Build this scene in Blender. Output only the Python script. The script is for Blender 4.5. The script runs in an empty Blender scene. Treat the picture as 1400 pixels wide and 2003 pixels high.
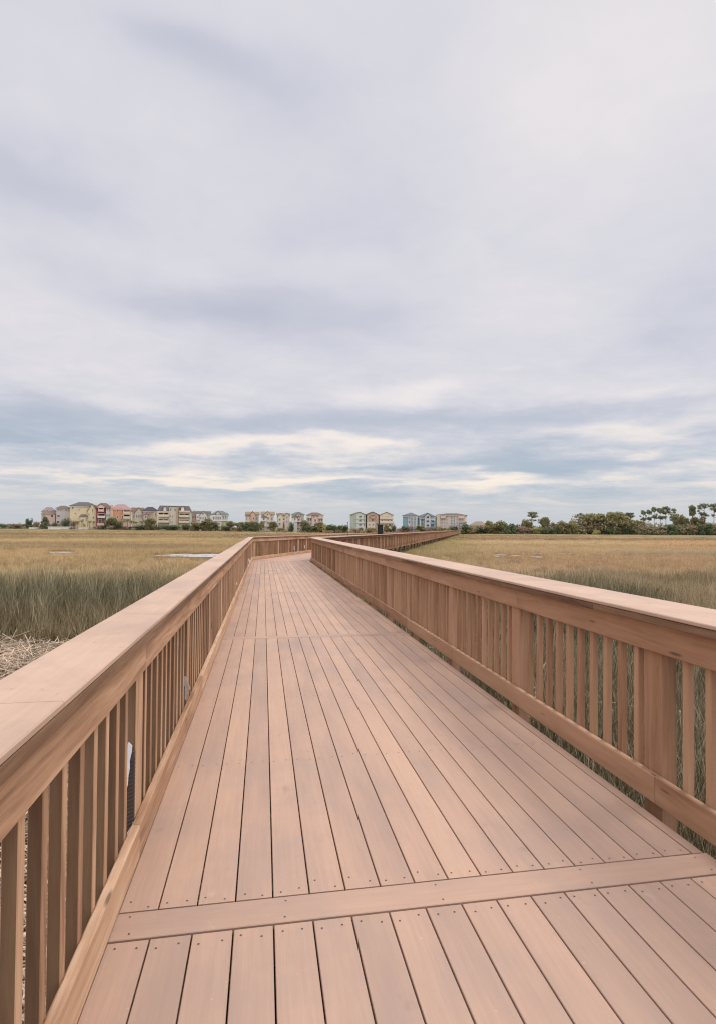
import bpy, math, random
from mathutils import Vector, Matrix, noise as mnoise
R = math.radians
rng = random.Random(7)
sc = bpy.context.scene
col = sc.collection

# ------------------------------------------------------------------ camera
F = 1070.0
YAW, PIT, ROLL = R(9.76), R(.9), .0086
ZD, EYE, SL = 1.25, 1.46, .0043          # deck height over the marsh, eye over the deck, fall of the first stretch
CAM = Vector((0, 0, ZD + EYE))
fw = Vector((math.sin(YAW)*math.cos(PIT), math.cos(YAW)*math.cos(PIT), math.sin(PIT)))
rt = Vector((math.cos(YAW), -math.sin(YAW), 0))
up = rt.cross(fw)
rt, up = rt*math.cos(ROLL) + up*math.sin(ROLL), up*math.cos(ROLL) - rt*math.sin(ROLL)
cd = bpy.data.cameras.new('camera'); cam = bpy.data.objects.new('camera', cd); col.objects.link(cam)
cam.matrix_world = Matrix.Translation(CAM) @ Matrix((rt, up, -fw)).transposed().to_4x4()
cd.sensor_fit = 'HORIZONTAL'; cd.sensor_width = 36; cd.lens = 36*F/1400
cd.shift_y = (1001.5 - (1034 - F*math.tan(PIT)))/1400*-1
cd.shift_y = -((1034 - F*math.tan(PIT)) - 1001.5)/1400*-1
cd.clip_start = .05; cd.clip_end = 6000
sc.camera = cam

def az_of(x): return YAW + math.atan((x - 700)/F)
def hor(x): return 1034 + ROLL*(x - 700)
def shore_r(az):                                   # distance of the far bank
    d = math.degrees(az)
    pts = [(-90, 270), (-30, 285), (10, 285), (18, 268), (24, 243), (34, 228), (90, 215)]
    for (a, r0), (b, r1) in zip(pts, pts[1:]):
        if a <= d <= b: return r0 + (r1 - r0)*(d - a)/(b - a)
    return 270

# ------------------------------------------------------------------ node helpers
class NT:
    def __init__(s, nt): s.nt = nt; s.n = nt.nodes; s.l = nt.links
    def new(s, t, **k):
        n = s.n.new(t)
        for a, v in k.items(): setattr(n, a, v)
        return n
    def put(s, sock, v):
        if isinstance(v, bpy.types.NodeSocket): s.l.new(v, sock)
        elif v is not None:
            if hasattr(sock.default_value, '__len__') and not hasattr(v, '__len__'): v = [v]*len(sock.default_value)
            if hasattr(v, '__len__') and len(sock.default_value) == 4 and len(v) == 3: v = (*v, 1)
            sock.default_value = v
    def m(s, op, a, b=None, c=None, clamp=False):
        n = s.new('ShaderNodeMath', operation=op, use_clamp=clamp)
        for i, v in enumerate((a, b, c)):
            if v is not None: s.put(n.inputs[i], v)
        return n.outputs[0]
    def v(s, op, a, b=None):
        n = s.new('ShaderNodeVectorMath', operation=op)
        s.put(n.inputs[0], a)
        if b is not None: s.put(n.inputs[3] if op == 'SCALE' else n.inputs[1], b)
        return n.outputs[0]
    def noise(s, vec, scale, detail=3, rough=.5, dist=0):
        n = s.new('ShaderNodeTexNoise'); s.put(n.inputs['Vector'], vec)
        n.inputs['Scale'].default_value = scale; n.inputs['Detail'].default_value = detail
        n.inputs['Roughness'].default_value = rough; n.inputs['Distortion'].default_value = dist
        return n.outputs['Fac']
    def ramp(s, f, stops, interp='LINEAR'):
        n = s.new('ShaderNodeValToRGB'); e = n.color_ramp.elements; n.color_ramp.interpolation = interp
        while len(e) < len(stops): e.new(.5)
        for k, (p, c) in zip(e, stops):
            k.position = p; k.color = (*c, 1) if hasattr(c, '__len__') else (c, c, c, 1)
        s.put(n.inputs[0], f); return n.outputs[0]
    def mix(s, f, a, b, mode='MIX'):
        n = s.new('ShaderNodeMix', data_type='RGBA', blend_type=mode)
        s.put(n.inputs['Factor'], f); s.put(n.inputs[6], a); s.put(n.inputs[7], b)
        return n.outputs[2]
    def map(s, f, a, b, c=0, d=1):
        n = s.new('ShaderNodeMapRange'); s.put(n.inputs[0], f)
        for i, v in enumerate((a, b, c, d)): n.inputs[i+1].default_value = v
        return n.outputs[0]
    def xyz(s, v):
        n = s.new('ShaderNodeSeparateXYZ'); s.put(n.inputs[0], v); return n.outputs
    def cxyz(s, x, y, z):
        n = s.new('ShaderNodeCombineXYZ')
        for i, v in enumerate((x, y, z)): s.put(n.inputs[i], v)
        return n.outputs[0]

def material(name, rough=.8, spec=.3):
    m = bpy.data.materials.new(name); m.use_nodes = True
    t = NT(m.node_tree); b = t.n['Principled BSDF']
    b.inputs['Roughness'].default_value = rough; b.inputs['Specular IOR Level'].default_value = spec
    return m, t, b

def bump(t, b, h, strength=.3, dist=.002):
    n = t.new('ShaderNodeBump'); n.inputs['Strength'].default_value = strength; n.inputs['Distance'].default_value = dist
    t.put(n.inputs['Height'], h); t.l.new(n.outputs[0], b.inputs['Normal'])

def attr(t, name, kind='GEOMETRY'):
    n = t.new('ShaderNodeAttribute', attribute_name=name, attribute_type=kind); return n

# ------------------------------------------------------------------ materials
def wood(name, dark, mid, light, streak=1.0, rough=.75):
    """sawn timber: u runs along the grain in metres, v across it, rnd differs per board"""
    m, t, b = material(name, rough, .25)
    u, v, _ = t.xyz(t.new('ShaderNodeUVMap').outputs[0])
    r = attr(t, 'rnd').outputs['Fac']
    oi = t.new('ShaderNodeObjectInfo').outputs['Random']
    rr = t.m('ADD', r, oi)
    w = t.noise(t.cxyz(t.m('MULTIPLY', u, .9), t.m('MULTIPLY', v, 4), t.m('MULTIPLY', rr, 31)), 1, 2)
    vv = t.m('ADD', t.m('MULTIPLY', v, 34), t.m('MULTIPLY', w, 5))
    g = t.noise(t.cxyz(t.m('MULTIPLY', u, 1.6), vv, t.m('MULTIPLY', rr, 57)), 1, 4, .62)
    fine = t.noise(t.cxyz(t.m('MULTIPLY', u, 9), t.m('MULTIPLY', v, 420), t.m('MULTIPLY', rr, 17)), 1, 2)
    big = t.noise(t.cxyz(t.m('MULTIPLY', u, 1.1), t.m('MULTIPLY', v, 6), t.m('MULTIPLY', rr, 91)), 1, 3, .6)
    f = t.m('ADD', t.m('MULTIPLY', t.m('SUBTRACT', g, .5), .95*streak), t.m('MULTIPLY', t.m('SUBTRACT', fine, .5), .3))
    f = t.m('ADD', f, t.m('MULTIPLY', t.m('SUBTRACT', big, .5), .9))
    f = t.m('ADD', f, t.m('MULTIPLY', t.m('SUBTRACT', t.m('FRACT', t.m('MULTIPLY', rr, 7.31)), .5), .38))
    c = t.ramp(t.m('ADD', f, .5, clamp=True), [(.12, dark), (.5, mid), (.88, light)])
    # knots
    vo = t.new('ShaderNodeTexVoronoi'); t.put(vo.inputs['Vector'], t.cxyz(t.m('MULTIPLY', u, 1.7), t.m('MULTIPLY', v, 9), t.m('MULTIPLY', rr, 23)))
    vo.inputs['Scale'].default_value = 1
    k = t.map(vo.outputs['Distance'], .045, .10, .72, 0)
    c = t.mix(k, c, [x*.35 for x in dark])
    t.l.new(c, b.inputs['Base Color'])
    bump(t, b, t.m('ADD', fine, t.m('MULTIPLY', g, .8)), .35, .0015)
    return m

def composite(name, c0, c1, c2, spots=True):
    m, t, b = material(name, .62, .35)
    u, v, _ = t.xyz(t.new('ShaderNodeUVMap').outputs[0])
    r = attr(t, 'rnd').outputs['Fac']
    P = t.new('ShaderNodeNewGeometry').outputs['Position']
    lum = t.noise(t.cxyz(t.m('MULTIPLY', u, .8), t.m('MULTIPLY', v, 3.5), t.m('MULTIPLY', r, 43)), 1, 4, .55)
    grain = t.noise(t.cxyz(t.m('MULTIPLY', u, 7), t.m('MULTIPLY', v, 300), t.m('MULTIPLY', r, 11)), 1, 3, .6)
    f = t.m('ADD', t.m('MULTIPLY', t.m('SUBTRACT', r, .5), .40), t.m('MULTIPLY', t.m('SUBTRACT', lum, .5), 1.25))
    c = t.ramp(t.m('ADD', f, .5, clamp=True), [(.1, c0), (.5, c1), (.9, c2)])
    c = t.mix(t.map(grain, .3, .7, .0, .16), c, [x*.62 for x in c1])
    sm = t.noise(P, 1.3, 5, .65)                                   # foot traffic and dried rain marks
    c = t.mix(t.map(sm, .48, .68, 0, .5), c, (.345, .255, .215))
    sc1 = t.noise(t.v('MULTIPLY', P, (1.6, .7, 1)), 2.1, 6, .7, .4); c = t.mix(t.map(sc1, .66, .74, 0, .5), c, (.60, .47, .38))   # pale scuffs
    br = t.noise(t.cxyz(t.m('MULTIPLY', u, 2.5), t.m('MULTIPLY', v, 60), t.m('MULTIPLY', r, 71)), 1, 5, .7); c = t.mix(t.map(br, .35, .65, .22, 0), c, [x*.6 for x in c1])   # brushed grain
    st = t.noise(P, 6, 4, .6)
    c = t.mix(t.map(st, .66, .78, 0, .45), c, [x*.6 for x in c0])
    if not spots:
        fl = t.noise(t.v('MULTIPLY', P, (1, .6, 1)), 24, 3, .6); c = t.mix(t.map(fl, .66, .72, 0, .5), c, [x*.5 for x in c0])
        wt = t.noise(P, 3.2, 5, .65, .5); c = t.mix(t.map(wt, .50, .66, 0, .3), c, [x*.78 for x in c0])
    if spots:
        sp = t.noise(P, 55, 2, .5)
        c = t.mix(t.map(sp, .74, .80, 0, .4), c, (.62, .50, .42))
    t.l.new(c, b.inputs['Base Color'])
    bump(t, b, t.m('ADD', grain, t.m('MULTIPLY', st, .6)), .22, .001)
    return m

def plain(name, c, rough=.8, var=.25, scale=1.2, spec=.25):
    m, t, b = material(name, rough, spec)
    P = t.new('ShaderNodeNewGeometry').outputs['Position']
    n = t.noise(P, scale, 4, .6)
    t.l.new(t.mix(t.map(n, .3, .7), [x*(1 - var) for x in c], [min(1, x*(1 + var*.6)) for x in c]), b.inputs['Base Color'])
    return m

W_R = wood('brown_stained_timber', (.235, .125, .067), (.395, .226, .132), (.50, .305, .188), .65)
W_L = wood('weathered_stained_timber', (.24, .132, .076), (.46, .275, .165), (.62, .42, .275), 1.25)
W_D = wood('dark_side_timber', (.12, .068, .037), (.19, .112, .062), (.28, .175, .105), .8)
W_B = wood('reddish_timber', (.13, .065, .034), (.27, .142, .076), (.38, .22, .125))
W_S = wood('edge_stained_timber', (.09, .048, .026), (.19, .107, .06), (.32, .195, .12))
W_F = wood('far_timber', (.27, .125, .068), (.42, .215, .12), (.54, .31, .19))
DECK = composite('composite_decking', (.365, .25, .195), (.495, .322, .231), (.57, .37, .254))
CAPM = composite('composite_cap', (.45, .305, .218), (.55, .377, .272), (.61, .42, .31), False)
SCREW = plain('screw_steel', (.09, .065, .055), .5)
PILE = wood('creosoted_piling', (.06, .045, .035), (.13, .095, .07), (.22, .17, .12))

def foliage(name, dark, light, scale=.7):
    m, t, b = material(name, .75, .2)
    P = t.new('ShaderNodeNewGeometry').outputs['Position']
    n = t.noise(P, scale, 3, .6); oi = t.new('ShaderNodeObjectInfo').outputs['Random']
    r = attr(t, 'rnd').outputs['Fac']
    f = t.m('ADD', t.m('ADD', t.m('MULTIPLY', n, .9), t.m('MULTIPLY', r, .45)), t.m('MULTIPLY', oi, .3))
    c = t.ramp(f, [(.35, dark), (1.0, light)]); t.l.new(c, b.inputs['Base Color'])
    ts = t.new('ShaderNodeBsdfTranslucent'); t.l.new(c, ts.inputs[0])
    ms = t.new('ShaderNodeMixShader'); ms.inputs[0].default_value = .3
    t.l.new(b.outputs[0], ms.inputs[1]); t.l.new(ts.outputs[0], ms.inputs[2]); t.l.new(ms.outputs[0], t.n['Material Output'].inputs[0])
    return m
LEAF = {
 'oak': foliage('oak_leaves', (0.104, 0.110, 0.048), (0.352, 0.312, 0.149)),
 'dark': foliage('dark_leaves', (0.058, 0.081, 0.040), (0.176, 0.212, 0.110)),
 'pine': foliage('pine_needles', (0.083, 0.101, 0.055), (0.269, 0.271, 0.154)),
 'scrub': foliage('scrub_leaves', (0.124, 0.117, 0.070), (0.393, 0.322, 0.186)),
 'dry': foliage('bare_twigs', (0.176, 0.117, 0.092), (0.433, 0.302, 0.241)),
 'palm': foliage('palm_fronds', (0.093, 0.110, 0.055), (0.330, 0.343, 0.164)),
 'lime': foliage('light_leaves', (0.186, 0.171, 0.061), (0.558, 0.483, 0.186)),
}
BARK = plain('bark', (.16, .125, .095), .9, .4, 2)

# ------------------------------------------------------------------ mesh builder
class MB:
    def __init__(s): s.v = []; s.f = []; s.uv = []; s.rn = []; s.mi = []
    def face(s, vs, uvs=None, r=0., mi=0):
        k = len(s.v); s.v += [tuple(p) for p in vs]; s.f.append(tuple(range(k, k+len(vs))))
        s.uv += uvs or [(0, 0)]*len(vs); s.rn.append(r); s.mi.append(mi)
    def quadstrip(s, ring0, ring1, r=0., mi=0, u0=0, u1=1, per=None):
        k = len(s.v); n = len(ring0); s.v += [tuple(p) for p in ring0] + [tuple(p) for p in ring1]
        for i in range(n):
            j = (i+1) % n
            s.f.append((k+i, k+j, k+n+j, k+n+i))
            a, b = (per[i], per[i+1]) if per else (i/n, (i+1)/n)
            s.uv += [(u0, a), (u0, b), (u1, b), (u1, a)]; s.rn.append(r); s.mi.append(mi)
    def board(s, p0, p1, wv, tv, ch=.003, r=None, mi=0, side_mi=None):
        """board from p0 to p1 (centre line); wv, tv are full width and thickness vectors; chamfered edges"""
        p0, p1, wv, tv = Vector(p0), Vector(p1), Vector(wv), Vector(tv)
        r = rng.random() if r is None else r
        a, b = wv.length/2, tv.length/2; w, t = wv.normalized(), tv.normalized()
        if (p1 - p0).dot(w.cross(t)) < 0: p0, p1 = p1, p0
        c = min(ch, a*.4, b*.4)
        sec = [(-a+c, -b), (a-c, -b), (a, -b+c), (a, b-c), (a-c, b), (-a+c, b), (-a, b-c), (-a, -b+c)]
        per = [0]
        for i in range(8):
            q0, q1 = sec[i], sec[(i+1) % 8]; per.append(per[-1] + math.hypot(q1[0]-q0[0], q1[1]-q0[1]))
        r0 = [p0 + w*x + t*y for x, y in sec]; r1 = [p1 + w*x + t*y for x, y in sec]
        u0 = r*13.7; u1 = u0 + (p1-p0).length
        n0 = len(s.mi)
        s.quadstrip(r0, r1, r, mi, u0, u1, per)
        if side_mi is not None:
            for k, mm in side_mi.items(): s.mi[n0+k] = mm
        s.face(r0[::-1], [(u0, y*3) for x, y in sec[::-1]], r, mi); s.face(r1, [(u1, y*3) for x, y in sec], r, mi)
    def box(s, x0, x1, y0, y1, z0, z1, r=None, mi=0):
        """axis-aligned box with its grain along its longest side"""
        d = [x1-x0, y1-y0, z1-z0]; c = Vector(((x0+x1)/2, (y0+y1)/2, (z0+z1)/2))
        k = d.index(max(d)); e = [Vector((1, 0, 0)), Vector((0, 1, 0)), Vector((0, 0, 1))]
        o = [i for i in range(3) if i != k]
        s.board(c - e[k]*d[k]/2, c + e[k]*d[k]/2, e[o[0]]*d[o[0]], e[o[1]]*d[o[1]], .0, r, mi)
    def tube(s, pts, rad, n=7, r=0., mi=0, cap=True):
        rings = []
        for i, p in enumerate(pts):
            p = Vector(p); q0 = Vector(pts[max(i-1, 0)]); q1 = Vector(pts[min(i+1, len(pts)-1)])
            d = (q1-q0).normalized(); a = d.orthogonal().normalized()
            if abs(d.z) > .5: a = (Vector((1, 0, 0)) - d*d.x).normalized()
            b = d.cross(a); R_ = rad[i] if hasattr(rad, '__len__') else rad
            rings.append([p + (a*math.cos(6.2832*k/n) + b*math.sin(6.2832*k/n))*R_ for k in range(n)])
        for i in range(len(rings)-1): s.quadstrip(rings[i], rings[i+1], r, mi, i*.5, i*.5+.5)
        if cap: s.face(rings[0][::-1], None, r, mi); s.face(rings[-1], None, r, mi)
    def build(s, name, mats, parent=None, loc=None):
        me = bpy.data.meshes.new(name); me.from_pydata(s.v, [], s.f)
        uv = me.uv_layers.new(name='UVMap'); uv.data.foreach_set('uv', [x for p in s.uv for x in p])
        at = me.attributes.new('rnd', 'FLOAT', 'FACE'); at.data.foreach_set('value', s.rn)
        for m in (mats if isinstance(mats, (list, tuple)) else [mats]): me.materials.append(m)
        me.polygons.foreach_set('material_index', s.mi); me.update()
        o = bpy.data.objects.new(name, me); col.objects.link(o)
        if loc is not None: o.location = loc
        if parent is not None: o.parent = parent
        return o

def tag(o, label=None, cat=None, group=None, kind=None):
    for k, v in (('label', label), ('category', cat), ('group', group), ('kind', kind)):
        if v: o[k] = v
    return o
def empty(name, loc, rz=0):
    o = bpy.data.objects.new(name, None); col.objects.link(o); o.location = loc; o.rotation_euler = (0, 0, rz)
    o.empty_display_size = .3; return o

# ------------------------------------------------------------------ boardwalk frame
BEND_Y = 26.85                       # left inner face turns here
D1 = Vector((0, 1, 0)); ANG = R(22)
D2 = Vector((math.sin(ANG), math.cos(ANG), 0)); N2 = Vector((math.cos(ANG), -math.sin(ANG), 0))
XL0 = -.52
TH = math.tan(ANG/2)
ZB = ZD - SL*BEND_Y                  # deck height after the bend
O2 = Vector((XL0, BEND_Y, 0))
L2 = 234.0; SKEW = .0075; RISE = .0033        # the right side opens out a little; the top rails stay nearer level than the deck
def miter_y(x): return BEND_Y - (x - XL0)*TH      # where a line at offset x meets the bend
def P1(x, y, z): return Vector((x, y, ZD + z - SL*y))
def P2(x, s, z):                                   # s measured from the miter of the line x
    c = Vector((x, miter_y(x), 0)) + D2*s
    return Vector((c.x, c.y, ZB + z))
UPV = Vector((0, 0, 1))

# deck ---------------------------------------------------------------
PITCH, BW = .1453, .1394
XG = [-.383 + PITCH*k for k in range(-1, 17)]      # board gaps
HEAD = [2.145, 7.585, 13.03, 18.47]
deck = MB()
ys = [-3.3] + HEAD
ends = list(zip(ys, ys[1:])) + [(HEAD[-1], None)]
for (a, b) in ends:
    for k in range(17):
        x0, x1 = XG[k], XG[k+1]; xc = (x0+x1)/2
        y0 = a + .078; y1 = (b - .082) if b else miter_y(xc) - .075
        deck.board(P1(xc, y0, -.0125), P1(xc, y1, -.0125), Vector((1, 0, 0))*BW, UPV*.025, .0022)
    # edge strip
    y0 = a + .078; y1 = (b - .082) if b else miter_y(1.965) - .075
    n0 = len(deck.v); deck.board(P1(1.9655, y0, -.014), P1(1.9655, y1, -.014), Vector((1, 0, 0))*.034, UPV*.025, .002)
    for k in range(n0, len(deck.v)):
        q = deck.v[k]
        if q[0] > 1.9655: deck.v[k] = (q[0] + SKEW*q[1], q[1], q[2])
s0 = .08
nb = 0
while s0 < L2:
    s1 = min(s0 + 5.36, L2)
    for k in range(18):
        xc = (XG[0]+XG[1])/2 + PITCH*k
        deck.board(P2(xc, s0, -.0125), P2(xc, s1, -.0125), N2*BW, UPV*.025, .002)
    s0 = s1 + .16
# screws: pairs at board ends and at the joists between
def screw(p):
    n = 6; deck.face([p + Vector((math.cos(1.047*i)*.0042, math.sin(1.047*i)*.0042, .0012)) for i in range(n)], None, .5, 1)
for (a, b) in ends[:3]:
    rows = [a+.105, b-.12] if a > 0 else [b-.12]
    y = (a if a > 0 else b - 5.44)
    rows += [y + 1.36*j + rng.uniform(-.02, .02) for j in (1, 2, 3)]
    for yy in rows:
        if yy < .6: continue
        for k in range(17):
            for e in (.032, BW-.032):
                screw(P1(XG[k] + e + rng.uniform(-.006, .006), yy + rng.uniform(-.012, .012) + (.04 if rng.random() < .08 else 0), 0))
BWALK = deck.build('boardwalk', [DECK, SCREW])
tag(BWALK, 'pinkish brown composite plank boardwalk bending right across the marsh', kind='structure')
for y in HEAD:
    m = MB(); m.board(P1(-.525, y, -.011), P1(1.99 + SKEW*y, y, -.011), D1*.14, UPV*.025, .0025)
    for xx in (-.47, .1, .72, 1.35, 1.93):
        for e in (-.045, .045):
            p = P1(xx + rng.uniform(-.02, .02), y + e, .0015)
            m.face([p + Vector((math.cos(1.047*i)*.004, math.sin(1.047*i)*.004, .0012)) for i in range(6)], None, .5, 1)
    m.build('cross_board', [DECK, SCREW], BWALK)
m = MB(); pa, pb = P1(-.525, miter_y(-.525), -.011), P1(2.18, miter_y(2.18), -.011)
m.board(pa, pb, (pb-pa).cross(UPV).normalized()*.13, UPV*.025, .0025); m.build('cross_board', DECK, BWALK)
for i in range(40):
    s = i*5.52 + 5.36 + .08 + .08
    if s > L2: break
    m = MB(); m.board(P2(-.525, s, -.011), P2(2.16, s, -.011), D2*.14, UPV*.025, .0025)
    if i < 8: m.build('cross_board', DECK, BWALK)
# rim joists, joists, pilings
for x, nm in ((1.965, 'rim_joist'), (-.545, 'rim_joist')):
    m = MB(); x2 = x + (SKEW*26 if x > 0 else 0); m.board(P1(x, -3.3, -.165), P1(x2, miter_y(x2), -.165), Vector((1, 0, 0))*.036, UPV*.27, .003)
    m.board(P2(x2, 0, -.165), P2(x2, L2, -.165), N2*.036, UPV*.27, .003); m.build(nm, W_R, BWALK)
m = MB()
y = -3.2
while y < 24.5:
    m.board(P1(-.52, y, -.15), P1(1.94, y, -.15), D1*.04, UPV*.23, .002); y += .68
s = .6
while s < L2:
    m.board(P2(-.52, s, -.15), P2(1.94, s, -.15), D2*.04, UPV*.23, .002); s += 1.36
tag(m.build('joist', W_R, BWALK), kind='stuff')
pil = []
for k in range(-1, 10):
    for x in (-.3, 1.75):
        p = P1(x, 2.6 + 2.72*k, -.3)
        if p.y < miter_y(x) - .5: pil.append(p)
s = 1.2
while s < L2:
    for x in (-.42, 2.05): pil.append(P2(x, s, -.3))
    s += 3.5
for i, p in enumerate(pil[:100]):
    m = MB(); m.tube([(p.x, p.y, -.3), (p.x, p.y, p.z)], .11, 10, rng.random()); m.build('piling', PILE, BWALK)
m = MB()
for p in pil[100:]: m.tube([(p.x, p.y, -.3), (p.x, p.y, p.z)], .11, 8, rng.random())
if pil[100:]: tag(m.build('piling', PILE, BWALK), kind='stuff')

# railings -----------------------------------------------------------
POST_Y0, POST_D, BAL_D = 2.69, 1.69, .1455
def railing(side, label):
    def P1(x, y, z): return Vector((x + (SKEW*y if side == 'R' else 0), y, ZD + z - SL*y + (RISE*y if z > .5 else 0)))
    def P2(x, s, z):
        x = x + (SKEW*26 if side == 'R' else 0); c = Vector((x, miter_y(x), 0)) + D2*s
        return Vector((c.x, c.y, ZB + z + (RISE*26.5 if z > .5 else 0)))
    sg = -1 if side == 'L' else 1                 # outward direction in x
    xf = XL0 if side == 'L' else 2.05             # walkway face of the rails
    cap_in = (-.472 if side == 'L' else 1.985); cap_out = (-.712 if side == 'L' else 2.42)
    Wr = W_L if side == 'L' else W_R
    root = empty('railing', P1(xf, 0, 0)); inv = root.location.copy()
    tag(root, label, 'railing')
    def fin(m, nm, mats):
        m.v = [tuple(Vector(p) - inv) for p in m.v]; return m.build(nm, mats, root)
    def run(x, w, z0, z1, joints, nm, mats, ch, seg2=24):
        """a rail of several boards: bevelled to meet at the bend"""
        zc, h = (z0+z1)/2, z1-z0; ye = miter_y(x)
        js = [-3.2] + [j for j in joints if j < ye - .3]
        for i, a in enumerate(js):
            m = MB(); last = i == len(js)-1; b = ye if last else js[i+1]
            r = rng.random()
            m.board(P1(x, a + .0012, zc), P1(x, b - (0 if last else .0012), zc), Vector((1, 0, 0))*w, UPV*h, ch, r)
            if last:                               # cut the end on the bend line
                for k, p in enumerate(m.v):
                    if abs(p[1] - b) < .001: m.v[k] = (p[0], miter_y(p[0]), p[2])
            fin(m, nm, mats)
        s = 0.; i = 0; far = MB()
        while s < L2:
            s1 = min(s + 4.86, L2)
            m = MB() if i < seg2 else far
            n0 = len(m.v)
            m.board(P2(x, s + .0012, zc), P2(x, s1 - .0012, zc), N2*w, UPV*h, ch)
            if i == 0:
                c0 = P2(x, .0012, zc)
                for k in range(n0, len(m.v)):
                    p = Vector(m.v[k]); 
                    if abs((p - c0).dot(D2)) < .004:
                        off = (p - c0).dot(N2); m.v[k] = tuple(p - D2*(off*TH*-1 if False else -off*TH*0) + D2*(off*-TH*-1 if False else off*TH))
            if i < seg2: fin(m, nm, mats)
            s = s1; i += 1
        if far.v: tag(fin(far, nm, mats), kind='stuff')
    cj = [1.435, 6.3, 11.2, 16.0, 20.9] if side == 'L' else [.4, 9.6, 14.4, 19.3]
    run((cap_in+cap_out)/2, abs(cap_out-cap_in), 1.0165, 1.037, cj, 'cap_board', CAPM, .005)
    # 2x sub rail under the cap, its edge showing below the cap's lip
    a, b = cap_in + sg*.003, cap_out - sg*.01
    run((a+b)/2, abs(b-a), .9745, 1.0135, [3.1, 8.0, 12.9, 17.8], 'sub_rail', W_S, .003)
    fj = [2.62, 7.5, 12.3, 17.2, 22.1] if side == 'L' else [4.28, 9.5, 14.6, 19.9]
    run(xf + sg*.019, .038, .812, .974, fj, 'top_rail', Wr, .005)
    bj = [2.55, 5.05, 9.9, 14.7, 19.6] if side == 'L' else [2.63, 7.9, 13.1, 18.4]
    run(xf + sg*.019, .038, .012, .162, bj, 'bottom_rail', Wr, .006)
    # outer rails, behind posts
    xo = xf + sg*.148
    run(xo, .036, .84, .974, [5., 10., 15., 20.], 'outer_rail', Wr, .004)
    # posts and balusters of the first stretch
    xpost, xbal = xf + sg*(.039+.045), xf + sg*(.039+.019)
    posts, bals = [], []
    k = -3
    while True:
        yp = POST_Y0 + POST_D*k
        if yp > miter_y(xf) - .12: break
        posts.append((1, yp))
        for j in range(1, 11):
            yb = yp + j*BAL_D + rng.uniform(-.006, .006)
            if yb < miter_y(xf) - .16: bals.append((1, yb))
        k += 1
    posts.append((1, miter_y(xpost) - .09))
    s = .35
    while s < L2:
        posts.append((2, s))
        for j in range(1, 11):
            if s + j*BAL_D < L2: bals.append((2, s + j*BAL_D))
        s += POST_D
    for nm, lst, x, wx, wy, z0, z1 in (('post', posts, xpost, .09, .14, -.27, .9735), ('baluster', bals, xbal, .038, .038, .02, .9735)):
        first = [q for q in lst if q[0] == 2 or q[1] > .3]
        hid = [q for q in lst if not (q[0] == 2 or q[1] > .3)]
        indiv = first[:99] if nm == 'baluster' else first[:99]
        rest = first[99:] + hid
        def add(m, q):
            w = (Vector((1, 0, 0)), D1) if q[0] == 1 else (N2, D2)
            P = P1 if q[0] == 1 else P2
            lean = rng.uniform(-.006, .006)
            dz = 0 if nm == 'post' else rng.uniform(0, .008)
            # left balusters and posts: sides take a darker timber than the walkway faces
            sm = {0: 0, 2: 0} if False else None
            b0 = len(m.mi)
            m.board(P(x, q[1], z0+dz), P(x, q[1] + lean, z1), w[0]*wx, w[1]*wy, .0025)
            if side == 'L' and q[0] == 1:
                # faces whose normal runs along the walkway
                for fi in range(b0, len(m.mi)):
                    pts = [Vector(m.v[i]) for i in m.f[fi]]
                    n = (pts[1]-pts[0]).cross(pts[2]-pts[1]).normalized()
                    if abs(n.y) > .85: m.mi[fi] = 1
        for q in indiv:
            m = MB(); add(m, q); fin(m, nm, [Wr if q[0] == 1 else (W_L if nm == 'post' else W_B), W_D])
        if rest:
            m = MB()
            for q in rest: add(m, q)
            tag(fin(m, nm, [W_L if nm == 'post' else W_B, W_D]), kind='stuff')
    # little blocks that hold the bottom rail off the deck
    m = MB()
    s = .5
    while s < 60:
        m.board(P2(xf + sg*.02, s, -.002), P2(xf + sg*.02, s + .9, -.002), N2*.03, UPV*.027, .001); s += 1.75
    tag(fin(m, 'spacer_block', W_F), kind='stuff')
    return root
railing('L', 'long left hand timber railing with narrow pink cap, dark sided balusters')
railing('R', 'right hand timber railing with broad pink cap and reddish brown balusters')

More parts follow.
